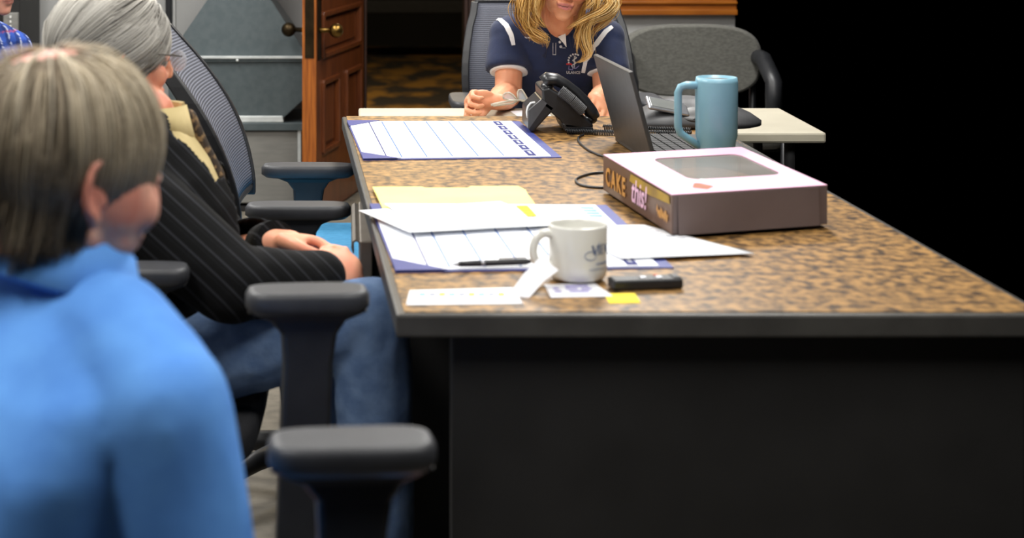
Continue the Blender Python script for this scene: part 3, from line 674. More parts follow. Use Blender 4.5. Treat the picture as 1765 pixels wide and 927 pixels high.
# ------------------------------------------------------------------ pale blue tumbler with a square handle
tc_ = V((.765, 3.855, TABLE_Z + .001)); tum = thing('tumbler', 'pale blue steel tumbler with a square side handle behind the pink box', 'tumbler', tc_)
tr_, thh = .044, .206
add('body', G().lathe([(.001, 0), (.034, 0), (.036, .004), (.039, .07), (tr_ - .001, .085), (tr_, thh - .01), (tr_ - .002, thh), (tr_ - .006, thh), (tr_ - .007, thh - .012), (.001, thh - .013)], tc_, 40), 'teal_steel', tum)
hp = [(-.036, .190), (-.064, .190), (-.076, .186), (-.081, .175), (-.081, .105), (-.076, .090), (-.062, .080), (-.036, .062)]
add('handle', G().tube([tc_ + V((x, -.006, z)) for x, z in hp], .0080, 12), 'teal_steel', tum)
add('lid', G().lathe([(.001, 0), (.037, 0), (.037, .005), (.030, .008), (.001, .008)], tc_ + V((0, 0, thh - .0125)), 32), 'grey_plastic', tum)

# ------------------------------------------------------------------ desk telephone
D0 = 4.50
def H(x, y, d=0): return P(x, y, D0 + d)
ph = thing('desk_phone', 'black desk telephone with its handset resting on top, beside the laptop', 'telephone', T(965, 222))
add('stand', G().prism([H(911, 191), H(934, 170), H(958, 186), H(940, 205), H(921, 226), H(914, 227), H(910, 221)], (0, .16, 0)), 'phone_plastic', ph, .004)
add('stand_face', G().prism([H(912, 190, -.001), H(934, 171, -.001), H(943, 178, -.001), H(912, 222, -.001)], (0, .003, 0)), 'grey_plastic', ph)
add('body', G().prism([H(934, 154), H(946, 151), H(962, 160), H(1021, 213), H(1024, 219), H(1018, 222), H(975, 222), H(966, 208), H(952, 196), H(936, 184)], (0, .17, 0)), 'phone_plastic', ph, .005)
add('foot', G().prism([H(968, 212), H(1022, 219), H(1024, 226), H(980, 229), H(974, 227)], (0, .16, 0)), 'black_plastic', ph, .003)
hs = []; 
for x, y, r_ in [(937, 142, 12), (944, 136, 12.5), (958, 137, 11), (975, 146, 9.5), (992, 159, 9.5), (1006, 174, 10.5), (1018, 192, 12), (1024, 203, 11)]: hs.append((H(x, y, .03), r_ / FPX * D0))
add('handset', G().tube([p for p, r_ in hs], [r_ for p, r_ in hs], 16, flat=1.9, up=(0, 1, 0)), 'phone_plastic', ph, 0)
add('earpiece', G().ell(H(943, 149, .03), (.016, .026, .012)), 'phone_plastic', ph); add('mouthpiece', G().ell(H(1018, 205, .03), (.016, .026, .012)), 'phone_plastic', ph)
def coil(pts, rad, turns, wr=.0016, n=6):
    pts = [V(p) for p in pts]; seg = []; tot = 0
    for i in range(len(pts) - 1): seg.append((pts[i + 1] - pts[i]).length); tot += seg[-1]
    out = []; N_ = turns * 8
    for k in range(N_ + 1):
        d = tot * k / N_; i = 0
        while i < len(seg) - 1 and d > seg[i]: d -= seg[i]; i += 1
        p = pts[i].lerp(pts[i + 1], d / seg[i]); t = (pts[i + 1] - pts[i]).normalized(); u = t.cross(V((0, 0, 1))).normalized(); q = u.cross(t)
        an = k * math.pi / 4; out.append(p + u * rad * math.cos(an) + q * rad * math.sin(an))
    return G().tube(out, wr, n)
add('cord_bundle', coil([H(966, 156, -.012), H(986, 172, -.014), H(1006, 192, -.012)], .012, 22, .0019), 'grey_plastic', ph)
add('coiled_cord', coil([TT(976, 226, .007), TT(1060, 229, .007), TT(1130, 229, .007), TT(1192, 231, .007)], .0058, 74), 'black_plastic', ph)
add('coiled_cord', coil([TT(1040, 219, .007), TT(1130, 222.5, .007), TT(1192, 225, .007)], .0058, 52), 'black_plastic', ph)
g = G(); lp = [(910, 203), (908, 193), (910, 184), (915, 177.5), (921, 176.5), (925, 180), (923, 187)]
o = add('white_cable', G().tube([P(x, y, 4.53) for x, y in lp], .0028, 8), 'white_plastic'); recentre(o); tag(o, 'white cable looping up behind the telephone stand', 'cable')
def wire_thing(pts, label, r_=.0026):
    hs_ = [TT(x, y, r_ + .0002) for x, y in pts]; sm_ = []
    for i in range(len(hs_) - 1):
        for k in range(5):
            p0, p1, p2_, p3_ = hs_[max(i - 1, 0)], hs_[i], hs_[i + 1], hs_[min(i + 2, len(hs_) - 1)]; t = k / 5
            sm_.append(.5 * ((2 * p1) + (-p0 + p2_) * t + (2 * p0 - 5 * p1 + 4 * p2_ - p3_) * t * t + (-p0 + 3 * p1 - 3 * p2_ + p3_) * t ** 3))
    o = add('cable', G().tube(sm_ + [hs_[-1]], r_, 8), 'black_plastic'); recentre(o); tag(o, label, 'cable', 'thin black cables on the desk')
wire_thing([(1006, 232), (998, 236), (997, 243), (1003, 250), (1015, 259), (1030, 266), (1046, 271)], 'thin black cable bending from the telephone towards the pink box')
wire_thing([(1046, 297), (1025, 298), (1004, 303), (993, 309), (996, 316), (1010, 321), (1030, 323), (1046, 323)], 'thin black cable loop poking out from behind the pink box')

# conference phone
cc = V((.86, 4.69, TABLE_Z)); cp = thing('conference_phone', 'low dark grey three-sided conference phone behind the laptop', 'speakerphone', cc)
def tri(rad, z, pinch=.35, n=48, rot=R(90)):
    out = []
    for k in range(n):
        a = 2 * math.pi * k / n; rr = rad * (1 - pinch * (.5 - .5 * math.cos(3 * (a - rot)))); out.append(cc + V((rr * math.cos(a), rr * math.sin(a), z)))
    return out
add('body', G().loft([tri(.17, .002), tri(.185, .006), tri(.185, .018), tri(.16, .034), tri(.10, .058), tri(.05, .066)]), 'grey_plastic', cp)
for k in range(3):
    a = R(90 + 60 + 120 * k); c0 = cc + V((math.cos(a) * .085, math.sin(a) * .085, .046)); Mx = (Matrix.Rotation(a, 4, 'Z') @ Matrix.Rotation(R(22), 4, 'Y')).to_3x3()
    add('speaker_grille', G().ell(c0 - V((0, 0, .010)), (.040, .060, .012), Mx), 'laptop_shell', cp)
sc_c = P(1150, 183, 4.60); Mx = Matrix.Rotation(R(22), 3, 'X') @ Matrix.Rotation(R(12), 3, 'Y')
bz = add('display_bezel', G().box(sc_c, (.105, .060, .008), Mx), 'silver', cp, .006, 3); add('display', G().box(sc_c + Mx @ V((-.008, 0, .004)), (.075, .044, .003), Mx), 'screen_grey', bz, .002)
add('keypad', G().box(sc_c + Mx @ V((.085, -.01, -.004)), (.05, .06, .008), Mx), 'black_plastic', cp, .003)
add('indicator', G().box(P(1158, 216, 4.565), (.012, .003, .004)), 'white_plastic', cp)
o = add('note_paper', G().sheet([T(879, 192, CZ), T(940, 188, CZ), T(950, 200, CZ), T(893, 201, CZ)], .0008), 'paper'); recentre(o); tag(o, 'small white paper on the cream table behind the telephone', 'paper')

# ------------------------------------------------------------------ chairs
def chair(label, cx, cy, head, seat_z=.50, arm_z=.68, arm_off=.27, back_top=1.0, tilt=.14, seat='seat_dark', back=(-.25, .20), bw=.48, arms=True, arm_x=.0, arm_len=.26, seat_l=.46):
    c = thing('office_chair', label, 'chair', (cx, cy, 0), 'black office chairs with mesh backs')
    M = Matrix.Translation((cx, cy, 0)) @ Matrix.Rotation(head, 4, 'Z')
    def A(name, g, m, bevel=0, parent=None, seg=2): return add(name, g.xf(M), m, parent or c, bevel, seg)
    rings = []
    for z, k in ((seat_z - .075, .90), (seat_z - .06, .97), (seat_z - .02, 1.0), (seat_z - .004, .98), (seat_z, .93)):
        ring = []
        for i in range(40):
            a = 2 * math.pi * i / 40; e = .35
            ring.append(V((.02 + k * seat_l / 2 * math.copysign(abs(math.cos(a)) ** e, math.cos(a)), k * .25 * math.copysign(abs(math.sin(a)) ** e, math.sin(a)), z)))
        rings.append(ring)
    A('seat', G().loft(rings), seat)
    A('seat_pan', G().box((.02, 0, seat_z - .085), (seat_l - .08, .40, .025)), 'black_plastic', .01)
    zb, zt = seat_z + .10, back_top; x0 = back[0]
    def bx(z): t = (z - zb) / (zt - zb); return x0 - tilt * t ** 1.1 + .035 * math.sin(math.pi * t)
    def bwid(z): t = (z - zb) / (zt - zb); return bw / 2 * (.90 + .10 * math.sin(math.pi * min(1, t * 1.1)) - .10 * max(0, t - .85) / .15 * .4)
    g = G(); front = []; rows, colsn = 16, 12
    for r_ in range(rows + 1):
        z = zb + (zt - zb) * r_ / rows; row = []
        for k in range(colsn + 1):
            y = (k / colsn * 2 - 1); row.append(V((bx(z) + .016 * y * y, y * (bwid(z) - .012), z)))
        front.append(row)
    g.loft([row + [p - V((.004, 0, 0)) for p in reversed(row)] for row in front]); A('mesh_back', g, 'mesh_grey')
    for s in (-1, 1):
        rr = []
        for r_ in range(13):
            z = zb - .03 + (zt - zb + .03) * r_ / 12; x = bx(max(z, zb)) + .016; y = s * bwid(max(z, zb)); wd = .030 * (1 - .55 * r_ / 12) + .008
            rr.append([V((x - wd * 1.3, y - .010, z)), V((x - wd * 1.3, y + .010, z)), V((x + .006, y + .012, z)), V((x + .006, y - .012, z))])
        A('back_frame', G().loft(rr, smooth=False), 'black_plastic', .004)
    g = G().tube([V((bx(zt) + .016 * y * y - .002, y * bwid(zt), zt)) for y in [k / 6 - 1 for k in range(13)]], .0075, 10); A('top_rail', g, 'black_plastic')
    g = G().tube([V((bx(zb) + .016 * y * y - .01, y * bwid(zb), zb - .01)) for y in [k / 6 - 1 for k in range(13)]], .013, 10); A('lower_rail', g, 'black_plastic')
    A('spine', G().tube([V((-.05, 0, seat_z - .08)), V((x0 - .02, 0, seat_z - .06)), V((x0 - .07, 0, seat_z + .06)), V((bx(zb + .2) - .03, 0, zb + .2))], [.03, .03, .028, .018], 12), 'black_plastic')
    if arms:
        for s in (-1, 1):
            y = s * arm_off; al = arm_len / 2
            prof = []
            for i in range(28):
                a = 2 * math.pi * i / 28; prof.append((arm_x + al * math.copysign(abs(math.cos(a)) ** .45, math.cos(a)), y + .042 * math.copysign(abs(math.sin(a)) ** .6, math.sin(a))))
            rg = [[V((arm_x + (px - arm_x) * k, y + (py - y) * k, z)) for px, py in prof] for z, k in ((arm_z - .030, .90), (arm_z - .022, 1.0), (arm_z - .008, 1.0), (arm_z - .001, .95), (arm_z, .86))]
            arm = A('armrest', G().loft(rg), 'arm_rubber')
            pr = [[V((arm_x - .085 + .0, y - .022, arm_z - .028)), V((arm_x + .085, y - .022, arm_z - .028)), V((arm_x + .085, y + .022, arm_z - .028)), V((arm_x - .085, y + .022, arm_z - .028))]]
            for (h0, h1, z) in ((-.050, .052, arm_z - .042), (-.036, .040, arm_z - .060), (-.034, .034, arm_z - .10), (-.045, .025, seat_z - .02), (-.050, .02, seat_z - .09)):
                pr.append([V((arm_x + h0, y - .020, z)), V((arm_x + h1, y - .020, z)), V((arm_x + h1, y + .020, z)), V((arm_x + h0, y + .020, z))])
            A('arm_post', G().loft(pr, smooth=False), 'black_plastic', .006, arm)
            A('arm_bracket', G().box((arm_x - .01, s * (arm_off - .11), seat_z - .085), (.07, .24, .02)), 'black_plastic', .004, arm)
    A('gas_column', G().tube([V((0, 0, .09)), V((0, 0, .25)), V((0, 0, .251)), V((0, 0, seat_z - .09))], [.03, .03, .018, .018], 14), 'black_plastic')
    for k in range(5):
        a = 2 * math.pi * k / 5 + .3; d = V((math.cos(a), math.sin(a), 0))
        lg = A('base_leg', G().tube([V((0, 0, .10)) + d * .02, V((0, 0, .095)) + d * .15, V((0, 0, .075)) + d * .30], [.028, .022, .016], 8), 'black_plastic')
        q = V((-d.y, d.x, 0)); ce = d * .30 + V((0, 0, .029))
        A('caster', G().tube([ce - q * .022, ce + q * .022], .028, 16), 'black_plastic', 0, lg)
    return c
chair('empty black office chair with a bright blue seat and grey mesh back', -.115, 4.27, R(-1), seat_z=.565, arm_z=.70, arm_off=.275, back_top=1.05, tilt=.205, seat='seat_blue', back=(-.135, 0), bw=.50, arm_x=.012, arm_len=.228)
chair('black office chair with a grey mesh back behind the woman in the navy polo', .640, 5.83, R(-90), seat_z=.47, arm_z=.725, arm_off=.285, back_top=1.00, tilt=.10, back=(-.12, 0), bw=.53, arm_x=.10, arm_len=.28)
chair('black office chair under the man in the dark striped shirt', -.40, 3.36, R(-2), seat_z=.47, arm_z=.765, arm_off=.31, back_top=.88, tilt=.06, back=(-.24, 0), arm_x=.065, arm_len=.17)
chair('black office chair under the man in the blue shirt', -.34, 2.18, R(5), seat_z=.50, arm_z=.838, arm_off=.34, back_top=.86, tilt=.06, back=(-.25, 0), arm_x=.315, arm_len=.17)
chair('black office chair under the man in the plaid shirt at the far left', -1.32, 6.2, R(-50), seat_z=.46, arm_z=.66, back_top=.92)

# grey upholstered guest chair by the back wall
gx, gy = 1.36, 7.35
gc = thing('guest_chair', 'grey fabric guest chair with black arms below the oak rail', 'chair', (gx, gy, 0))
a, b = P(1068, 41, gy), P(1068, 166, gy); hb_, wb_ = (a.z - b.z), .56
rg = []; cxb = a.x + wb_ / 2; czb = (a.z + b.z) / 2
for yo, k in ((-.045, .93), (-.035, .98), (0, 1.0), (.03, .98), (.045, .9)):
    rg.append([V((cxb + k * wb_ / 2 * math.copysign(abs(math.cos(t)) ** .66, math.cos(t)), gy + yo, czb + k * hb_ / 2 * math.copysign(abs(math.sin(t)) ** .66, math.sin(t)))) for t in [2 * math.pi * i / 48 for i in range(48)]])
add('backrest', G().loft(rg), 'grey_fabric', gc)
rg = []
for z, k in ((.40, .95), (.42, 1), (.47, 1), (.49, .95)):
    rg.append([V((cxb + k * .28 * math.copysign(abs(math.cos(t)) ** .4, math.cos(t)), gy - .28 + k * .25 * math.copysign(abs(math.sin(t)) ** .4, math.sin(t)), z)) for t in [2 * math.pi * i / 40 for i in range(40)]])
add('seat', G().loft(rg), 'grey_fabric', gc)
for s in (-1, 1):
    xx = cxb + s * .285; xx = xx - s * .03
    add('arm', G().tube([V((xx, gy + .02, b.z + .16)), V((xx + s * .012, gy - .10, b.z + .155)), V((xx + s * .02, gy - .20, b.z + .10)), V((xx + s * .02, gy - .24, .62)), V((xx + s * .02, gy - .24, .45))], .033, 12), 'black_plastic', gc)
    for yy in (gy + .04, gy - .50): add('leg', G().tube([V((xx, yy, 0)), V((xx, yy, .46 if yy < gy else b.z + .16))], .014, 10), 'black_plastic', gc)
    add('side_rail', G().tube([V((xx, gy + .04, .44)), V((xx, gy - .50, .44))], .013, 10), 'black_plastic', gc)
for yy in (gy + .02, gy - .45): add('cross_rail', G().tube([V((cxb - .285, yy, .395)), V((cxb + .285, yy, .395))], .012, 10), 'black_plastic', gc)

# ------------------------------------------------------------------ people
def hframe(c, f, uph):
    f = V(f).normalized(); l = V(uph).cross(f).normalized(); u = f.cross(l)
    return Matrix(((f.x, l.x, u.x, c[0]), (f.y, l.y, u.y, c[1]), (f.z, l.z, u.z, c[2]), (0, 0, 0, 1)))
CRC, CRR = V((-.014, 0, .028)), V((.103, .080, .093))
def head_geo(g, M, ear_z=-.018, wide=1.0):
    R3 = M.to_3x3()
    def E(c, r): g.ell(M @ V(c), r, R3, 28, 18)
    def Cp(a, b, ra, rb=None): g.caps(M @ V(a), M @ V(b), ra, rb)
    E(CRC, CRR)
    E((.030, 0, -.022), (.066, .064 * wide, .082)); E((.034, 0, -.058), (.058, .056 * wide, .050)); E((.052, 0, -.085), (.040, .038 * wide, .026)); E((.072, 0, -.098), (.021, .024 * wide, .016))
    for s in (-1, 1):
        E((.062, s * .036 * wide, -.030), (.030, .026, .028)); Cp((.086, s * .012, .022), (.070, s * .050, .018), .010, .008)
        E((.098, s * .013, -.033), (.010, .008, .008)); Cp((.004, s * .044 * wide, -.064), (.050, s * .030, -.088), .018, .014)
        # ear: rim, bowl and lobe
        ec = V((-.008, s * .078, ear_z)); rim = []
        for k in range(13):
            a = R(-70 + 250 * k / 12); rim.append(M @ (ec + V((-.004 + .018 * math.cos(a) * -1 * -1, s * (.010 + .004 * math.sin(a)), .004 + .029 * math.sin(a)))))
        rim = [M @ (ec + V((.014 * math.cos(R(60 + 23 * k)) - .004, s * (.010 - .006 * math.cos(R(60 + 23 * k))), .006 + .028 * math.sin(R(60 + 23 * k))))) for k in range(11)]
        g.tube(rim, .0050, 10); g.ell(M @ (ec + V((-.002, s * .002, .004))), (.014, .0075, .026), R3); g.ell(M @ (ec + V((.004, s * .004, -.026))), (.009, .0055, .012), R3); g.ell(M @ (ec + V((.010, s * .004, -.006))), (.006, .005, .008), R3)
    Cp((.094, 0, .020), (.112, 0, -.022), .0085, .0105); E((.112, 0, -.028), (.011, .011, .009))
    Cp((.093, -.018, -.0585), (.093, .018, -.0585), .0065); Cp((.0995, -.006, -.0570), (.0995, .006, -.0570), .0062)
    Cp((.092, -.015, -.0700), (.092, .015, -.0700), .0065); Cp((.097, -.005, -.0705), (.097, .005, -.0705), .0070)
    for s in (-1, 1): E((.083, s * .031, .004), (.014, .017, .010))
def eyes(M, parent):
    for s in (-1, 1):
        e = add('eye', G().ell(M @ V((.0858, s * .031, .004)), (.0113,) * 3), 'eye_white', parent)
        add('iris', G().ell(M @ V((.0948, s * .031, .003)), (.0030, .0062, .0062), M.to_3x3()), 'iris', e)
def hand_geo(g, wrist, d, pn, side, curl=(35, 45, 30), sc_=1.0, thumb=(.6, .5), spread=.06):
    d = V(d).normalized(); pn = V(pn); pn = (pn - d * d.dot(pn)).normalized(); w_ = d.cross(pn).normalized() * side      # w_ points to the thumb side
    wrist = V(wrist); R3 = Matrix(((d.x, w_.x, pn.x), (d.y, w_.y, pn.y), (d.z, w_.z, pn.z)))
    g.ell(wrist + d * .046 * sc_, (.056 * sc_, .041 * sc_, .0165 * sc_), R3); g.ell(wrist + d * .070 * sc_, (.026 * sc_, .042 * sc_, .014 * sc_), R3); g.caps(wrist - d * .02, wrist + d * .03 * sc_, .025 * sc_, .024 * sc_)
    for k, (off, ln) in enumerate(((.031, .93), (.0105, 1.0), (-.0105, .95), (-.031, .76))):
        p = wrist + (d * (.088 - .004 * abs(k - 1)) + w_ * off) * sc_; ang = 0; rad = .0088 * sc_; base = (d + w_ * spread * (1.5 - k)).normalized()
        for j, L in enumerate((.044, .027, .021)):
            ang += R(curl[j] + k * 3); q = p + (base * math.cos(ang) + pn * math.sin(ang)) * L * ln * sc_; g.caps(p, q, rad, rad * .93); p = q; rad *= .93
    t0 = wrist + (d * .022 + w_ * .026) * sc_; t1 = t0 + (d * .6 + w_ * .62 * thumb[0] + pn * .5 * thumb[1]).normalized() * .042 * sc_; t2 = t1 + (d * .85 + w_ * .05 + pn * .6 * thumb[1]).normalized() * .032 * sc_; t3 = t2 + (d * .9 - w_ * .25 + pn * .5 * thumb[1]).normalized() * .024 * sc_
    g.caps(t0, t1, .0145 * sc_, .0115 * sc_); g.caps(t1, t2, .0108 * sc_, .0098 * sc_); g.caps(t2, t3, .0098 * sc_, .0085 * sc_)
def ring(c, right, fwd, rx, ry, n=28, e=.8):
    c = V(c); right = V(right); fwd = V(fwd); out = []
    for k in range(n):
        a = 2 * math.pi * k / n; cs, sn_ = math.cos(a), math.sin(a)
        out.append(c + right * rx * math.copysign(abs(cs) ** e, cs) + fwd * ry * math.copysign(abs(sn_) ** e, sn_))
    return out
def torso_geo(g, J, grow=0.0, low=None):
    rt = (J['shR'] - J['shL']).normalized(); secs = J['spine']
    rg = []
    for c, rx, ry, f in secs:
        f = V(f); f = (f - rt * f.dot(rt)).normalized(); rg.append(ring(c, rt, f, rx + grow, ry + grow))
    g.loft(rg)
    for s in ('R', 'L'): g.caps(J['sh' + s] + (J['neck'] - J['sh' + s]) * .55 + V((0, 0, .0)), J['sh' + s], .060 + grow, .052 + grow)
def arm_geo(g, J, s, r=(.050, .041, .038, .026), grow=0.0, upto=None):
    g.chain([J['sh' + s], J['el' + s]], [r[0] + grow, r[1] + grow])
    g.chain([J['el' + s], J['el' + s].lerp(J['wr' + s], .35), J['wr' + s]], [r[2] + grow, r[2] + .002 + grow, r[3] + grow])
def leg_geo(g, J, s, grow=0.0):
    g.chain([J['hip' + s], J['kn' + s], J['kn' + s].lerp(J['an' + s], .3), J['an' + s]], [.082 + grow, .058 + grow, .056 + grow, .040 + grow])
def foot_geo(g, J, s, grow=0.0):
    a = J['an' + s]; f = V(J['toe']); g.chain([a + V((0, 0, -.03)), a + f * .10 + V((0, 0, .035 - a.z)), a + f * .17 + V((0, 0, .032 - a.z))], [.038 + grow, .033 + grow, .028 + grow]); g.caps(a - f * .03 + V((0, 0, .04 - a.z)), a + f * .05 + V((0, 0, .04 - a.z)), .034 + grow, .034 + grow)
def folds(me, amp, fr, stretch=V((1, 1, 1)), seed=0.0):
    me.update(); ns = [v.normal.copy() for v in me.vertices]
    for v, n in zip(me.vertices, ns):
        p = V((v.co.x * stretch.x, v.co.y * stretch.y, v.co.z * stretch.z)) * fr + V((seed, seed, seed)); v.co += n * amp * (1 - 2 * abs(noise.noise(p))) * .7 + n * amp * .3 * noise.noise(p * 2.3)
LIN = {}
def lin(c):
    if c not in LIN: LIN[c] = V(srgb(c))
    return LIN[c]
def skin_fn(M, base, lip, flush, seed=0.0, stubble=None, scalp=None):
    Mi = M.inverted(); b0, l0, f0 = lin(base), lin(lip), lin(flush)
    def fn(p):
        q = Mi @ p; c = b0.lerp(f0, max(0, min(1, .35 + .9 * noise.noise(p * 28 + V((seed, 0, 0))))) * .55)
        if abs(q.x) < .14 and abs(q.z) < .14 and abs(q.y) < .12:
            ll = ((q.y / .024) ** 2 + ((q.z + .0645) / .0098) ** 2)
            if q.x > .08 and ll < 1.3: c = c.lerp(l0, min(1, (1.3 - ll) * 2))
            if q.x > .08 and abs(q.y) < .020 and abs(q.z + .0645) < .0016: c = c * .35
            if abs(q.y) > .075 or (q.x > .055 and abs(abs(q.y) - .036) < .02 and abs(q.z + .03) < .02): c = c.lerp(f0, .45)
            if stubble and q.z < -.045 and q.x > -.01: c = c.lerp(lin(stubble), max(0, min(.55, .35 + .5 * noise.noise(p * 90))))
            if scalp and q.z > .07: c = c.lerp(lin(scalp), .7)
        return c
    return fn
def ell_pt(th, ph, off=0.0):
    d = V((math.cos(th) * math.cos(ph), math.sin(th) * math.cos(ph), math.sin(ph)))
    return CRC + V((d.x * (CRR.x + off), d.y * (CRR.y + off), d.z * (CRR.z + off)))
def hairline_default(q): return q.z > -.005 + .085 * max(0, (q.x + .0) / .09) if q.x > 0 else q.z > -.055
def hair_cap(M, mask, off=.007, rough=.004, seed=0):
    g = G(); nu, nv = 72, 44; idx = {}
    for j in range(nv + 1):
        ph = -math.pi / 2 + math.pi * j / nv
        for i in range(nu):
            th = 2 * math.pi * i / nu; q = ell_pt(th, ph, off + rough * noise.noise(V((math.cos(th) * 3, math.sin(th) * 3, ph * 3 + seed)))); idx[(j, i)] = len(g.v); g.v.append(M @ q)
    for j in range(nv):
        for i in range(nu):
            k = (i + 1) % nu; th = 2 * math.pi * (i + .5) / nu; ph = -math.pi / 2 + math.pi * (j + .5) / nv
            if mask(ell_pt(th, ph)): g.f.append([idx[(j, i)], idx[(j, k)], idx[(j + 1, k)], idx[(j + 1, i)]]); g.sm.append(True)
    used = sorted({i for f in g.f for i in f}); mp = {o: n for n, o in enumerate(used)}; g.v = [g.v[i] for i in used]; g.f = [[mp[i] for i in f] for f in g.f]
    return g
class Hair:
    def __init__(s): s.g = G(); s.c = []
    def strand(s, pts, r0, shade, taper=True):
        n = 4; k = len(pts); a = len(s.g.v)
        s.g.tube(pts, [max(.0002, r0 * (1 - .85 * (i / (k - 1)) ** 2 if taper else 1)) for i in range(k)], n); s.c += [shade] * (len(s.g.v) - a)
    def cap(s, g, shade): s.c += [shade] * len(g.v); s.g.add(g.v, g.f, True)
    def done(s, parent, ramp, name='hair'):
        o = add(name, s.g, 'hair', parent); a = o.data.color_attributes.new('col', 'FLOAT_COLOR', 'POINT'); rp = [lin(c) for c in ramp]
        for i, sh in enumerate(s.c):
            t = max(0, min(.999, sh)) * (len(rp) - 1); k = int(t); a.data[i].color = (*rp[k].lerp(rp[k + 1], t - k), 1)
        return o
def flow_hair(H_, M, mask, crown, count, steps, ds, bias, lift=.010, r0=.0011, grav=.25, nape=-.06, thin=None, shade_fn=None, zmin=-.2):
    for n in range(count):
        for tries in range(30):
            th, ph = random.uniform(0, 2 * math.pi), math.asin(random.uniform(-.75, 1)); q = ell_pt(th, ph)
            if mask(q) and not (thin and random.random() < thin(q)): break
        else: continue
        pts = []; vel = None; clump = noise.noise(q * 22) * .5 + noise.noise(q * 60) * .3
        st = random.randint(int(steps * .6), steps)
        for k in range(st):
            if q.z < zmin + .03 * noise.noise(q * 40): break
            pts.append(M @ (q + (q - CRC).normalized() * (lift * (.25 + .75 * min(1, k / 3)) * (1 + .45 * clump))))
            nrm = V(((q.x - CRC.x) / CRR.x ** 2, (q.y - CRC.y) / CRR.y ** 2, (q.z - CRC.z) / CRR.z ** 2)).normalized()
            dr = (q - crown).normalized() + V(bias) + V((0, 0, -grav)) + V((noise.noise(q * 30 + V((5, 0, 0))), noise.noise(q * 30 + V((0, 9, 0))), 0)) * .35
            if q.z > nape: dr = dr - nrm * dr.dot(nrm)
            else: dr = V((-.15, dr.y * .1, -1)) + nrm * .05
            dr.normalize(); vel = dr if vel is None else (vel * .5 + dr * .5).normalized(); q = q + vel * ds
            if q.z > nape:
                e = q - CRC; kk = math.sqrt((e.x / CRR.x) ** 2 + (e.y / CRR.y) ** 2 + (e.z / CRR.z) ** 2); q = CRC + e / kk
        sh = .5 + clump * .7 + random.uniform(-.16, .16)
        if shade_fn: sh += shade_fn(M.inverted() @ pts[len(pts) // 2])
        if len(pts) > 2: H_.strand(pts, r0 * random.uniform(.7, 1.3), sh)

def man_common(root, J, M, voxel, skinfn, bare_arms=False, ear_z=-.018, wide=1.0, legs=True, hands=None):
    g = G(); head_geo(g, M, ear_z, wide); nb = M @ V((-.035, 0, -.050)); g.chain([nb, J['neck']], [.056, .062]); g.chain([M @ V((.0, 0, -.07)), J['neck'] + (M @ V((.0, 0, 0)) - M @ V((-.012, 0, 0)))], [.045, .050])
    torso_geo(g, J, -.006)
    for s in 'RL':
        arm_geo(g, J, s); leg_geo(g, J, s, -.004)
        if hands: hand_geo(g, J['wr' + s], *hands[s])
    me = solid(g, voxel, 4); colour(me, skinfn); o = add('body', me, 'skin', root); return o

def spine(pel, che, nec, fwd, w_=1.0, belly=.0):
    pel, che, nec = V(pel), V(che), V(nec); up1 = (che - pel); f = V(fwd)
    return [(pel - V((0, 0, .06)), .155 * w_, .11 + belly * .5, f), (pel, .170 * w_, .125 + belly * .8, f), (pel + up1 * .4 + f * belly * .5, .155 * w_, .118 + belly, f), (pel + up1 * .75 + f * belly * .3, .158 * w_, .122 + belly * .6, f), (che, .165 * w_, .122, f),
            (che + (nec - che) * .45, .160 * w_, .105, f), (che + (nec - che) * .8, .115 * w_, .080, f), (nec, .070 * w_, .066, f)]

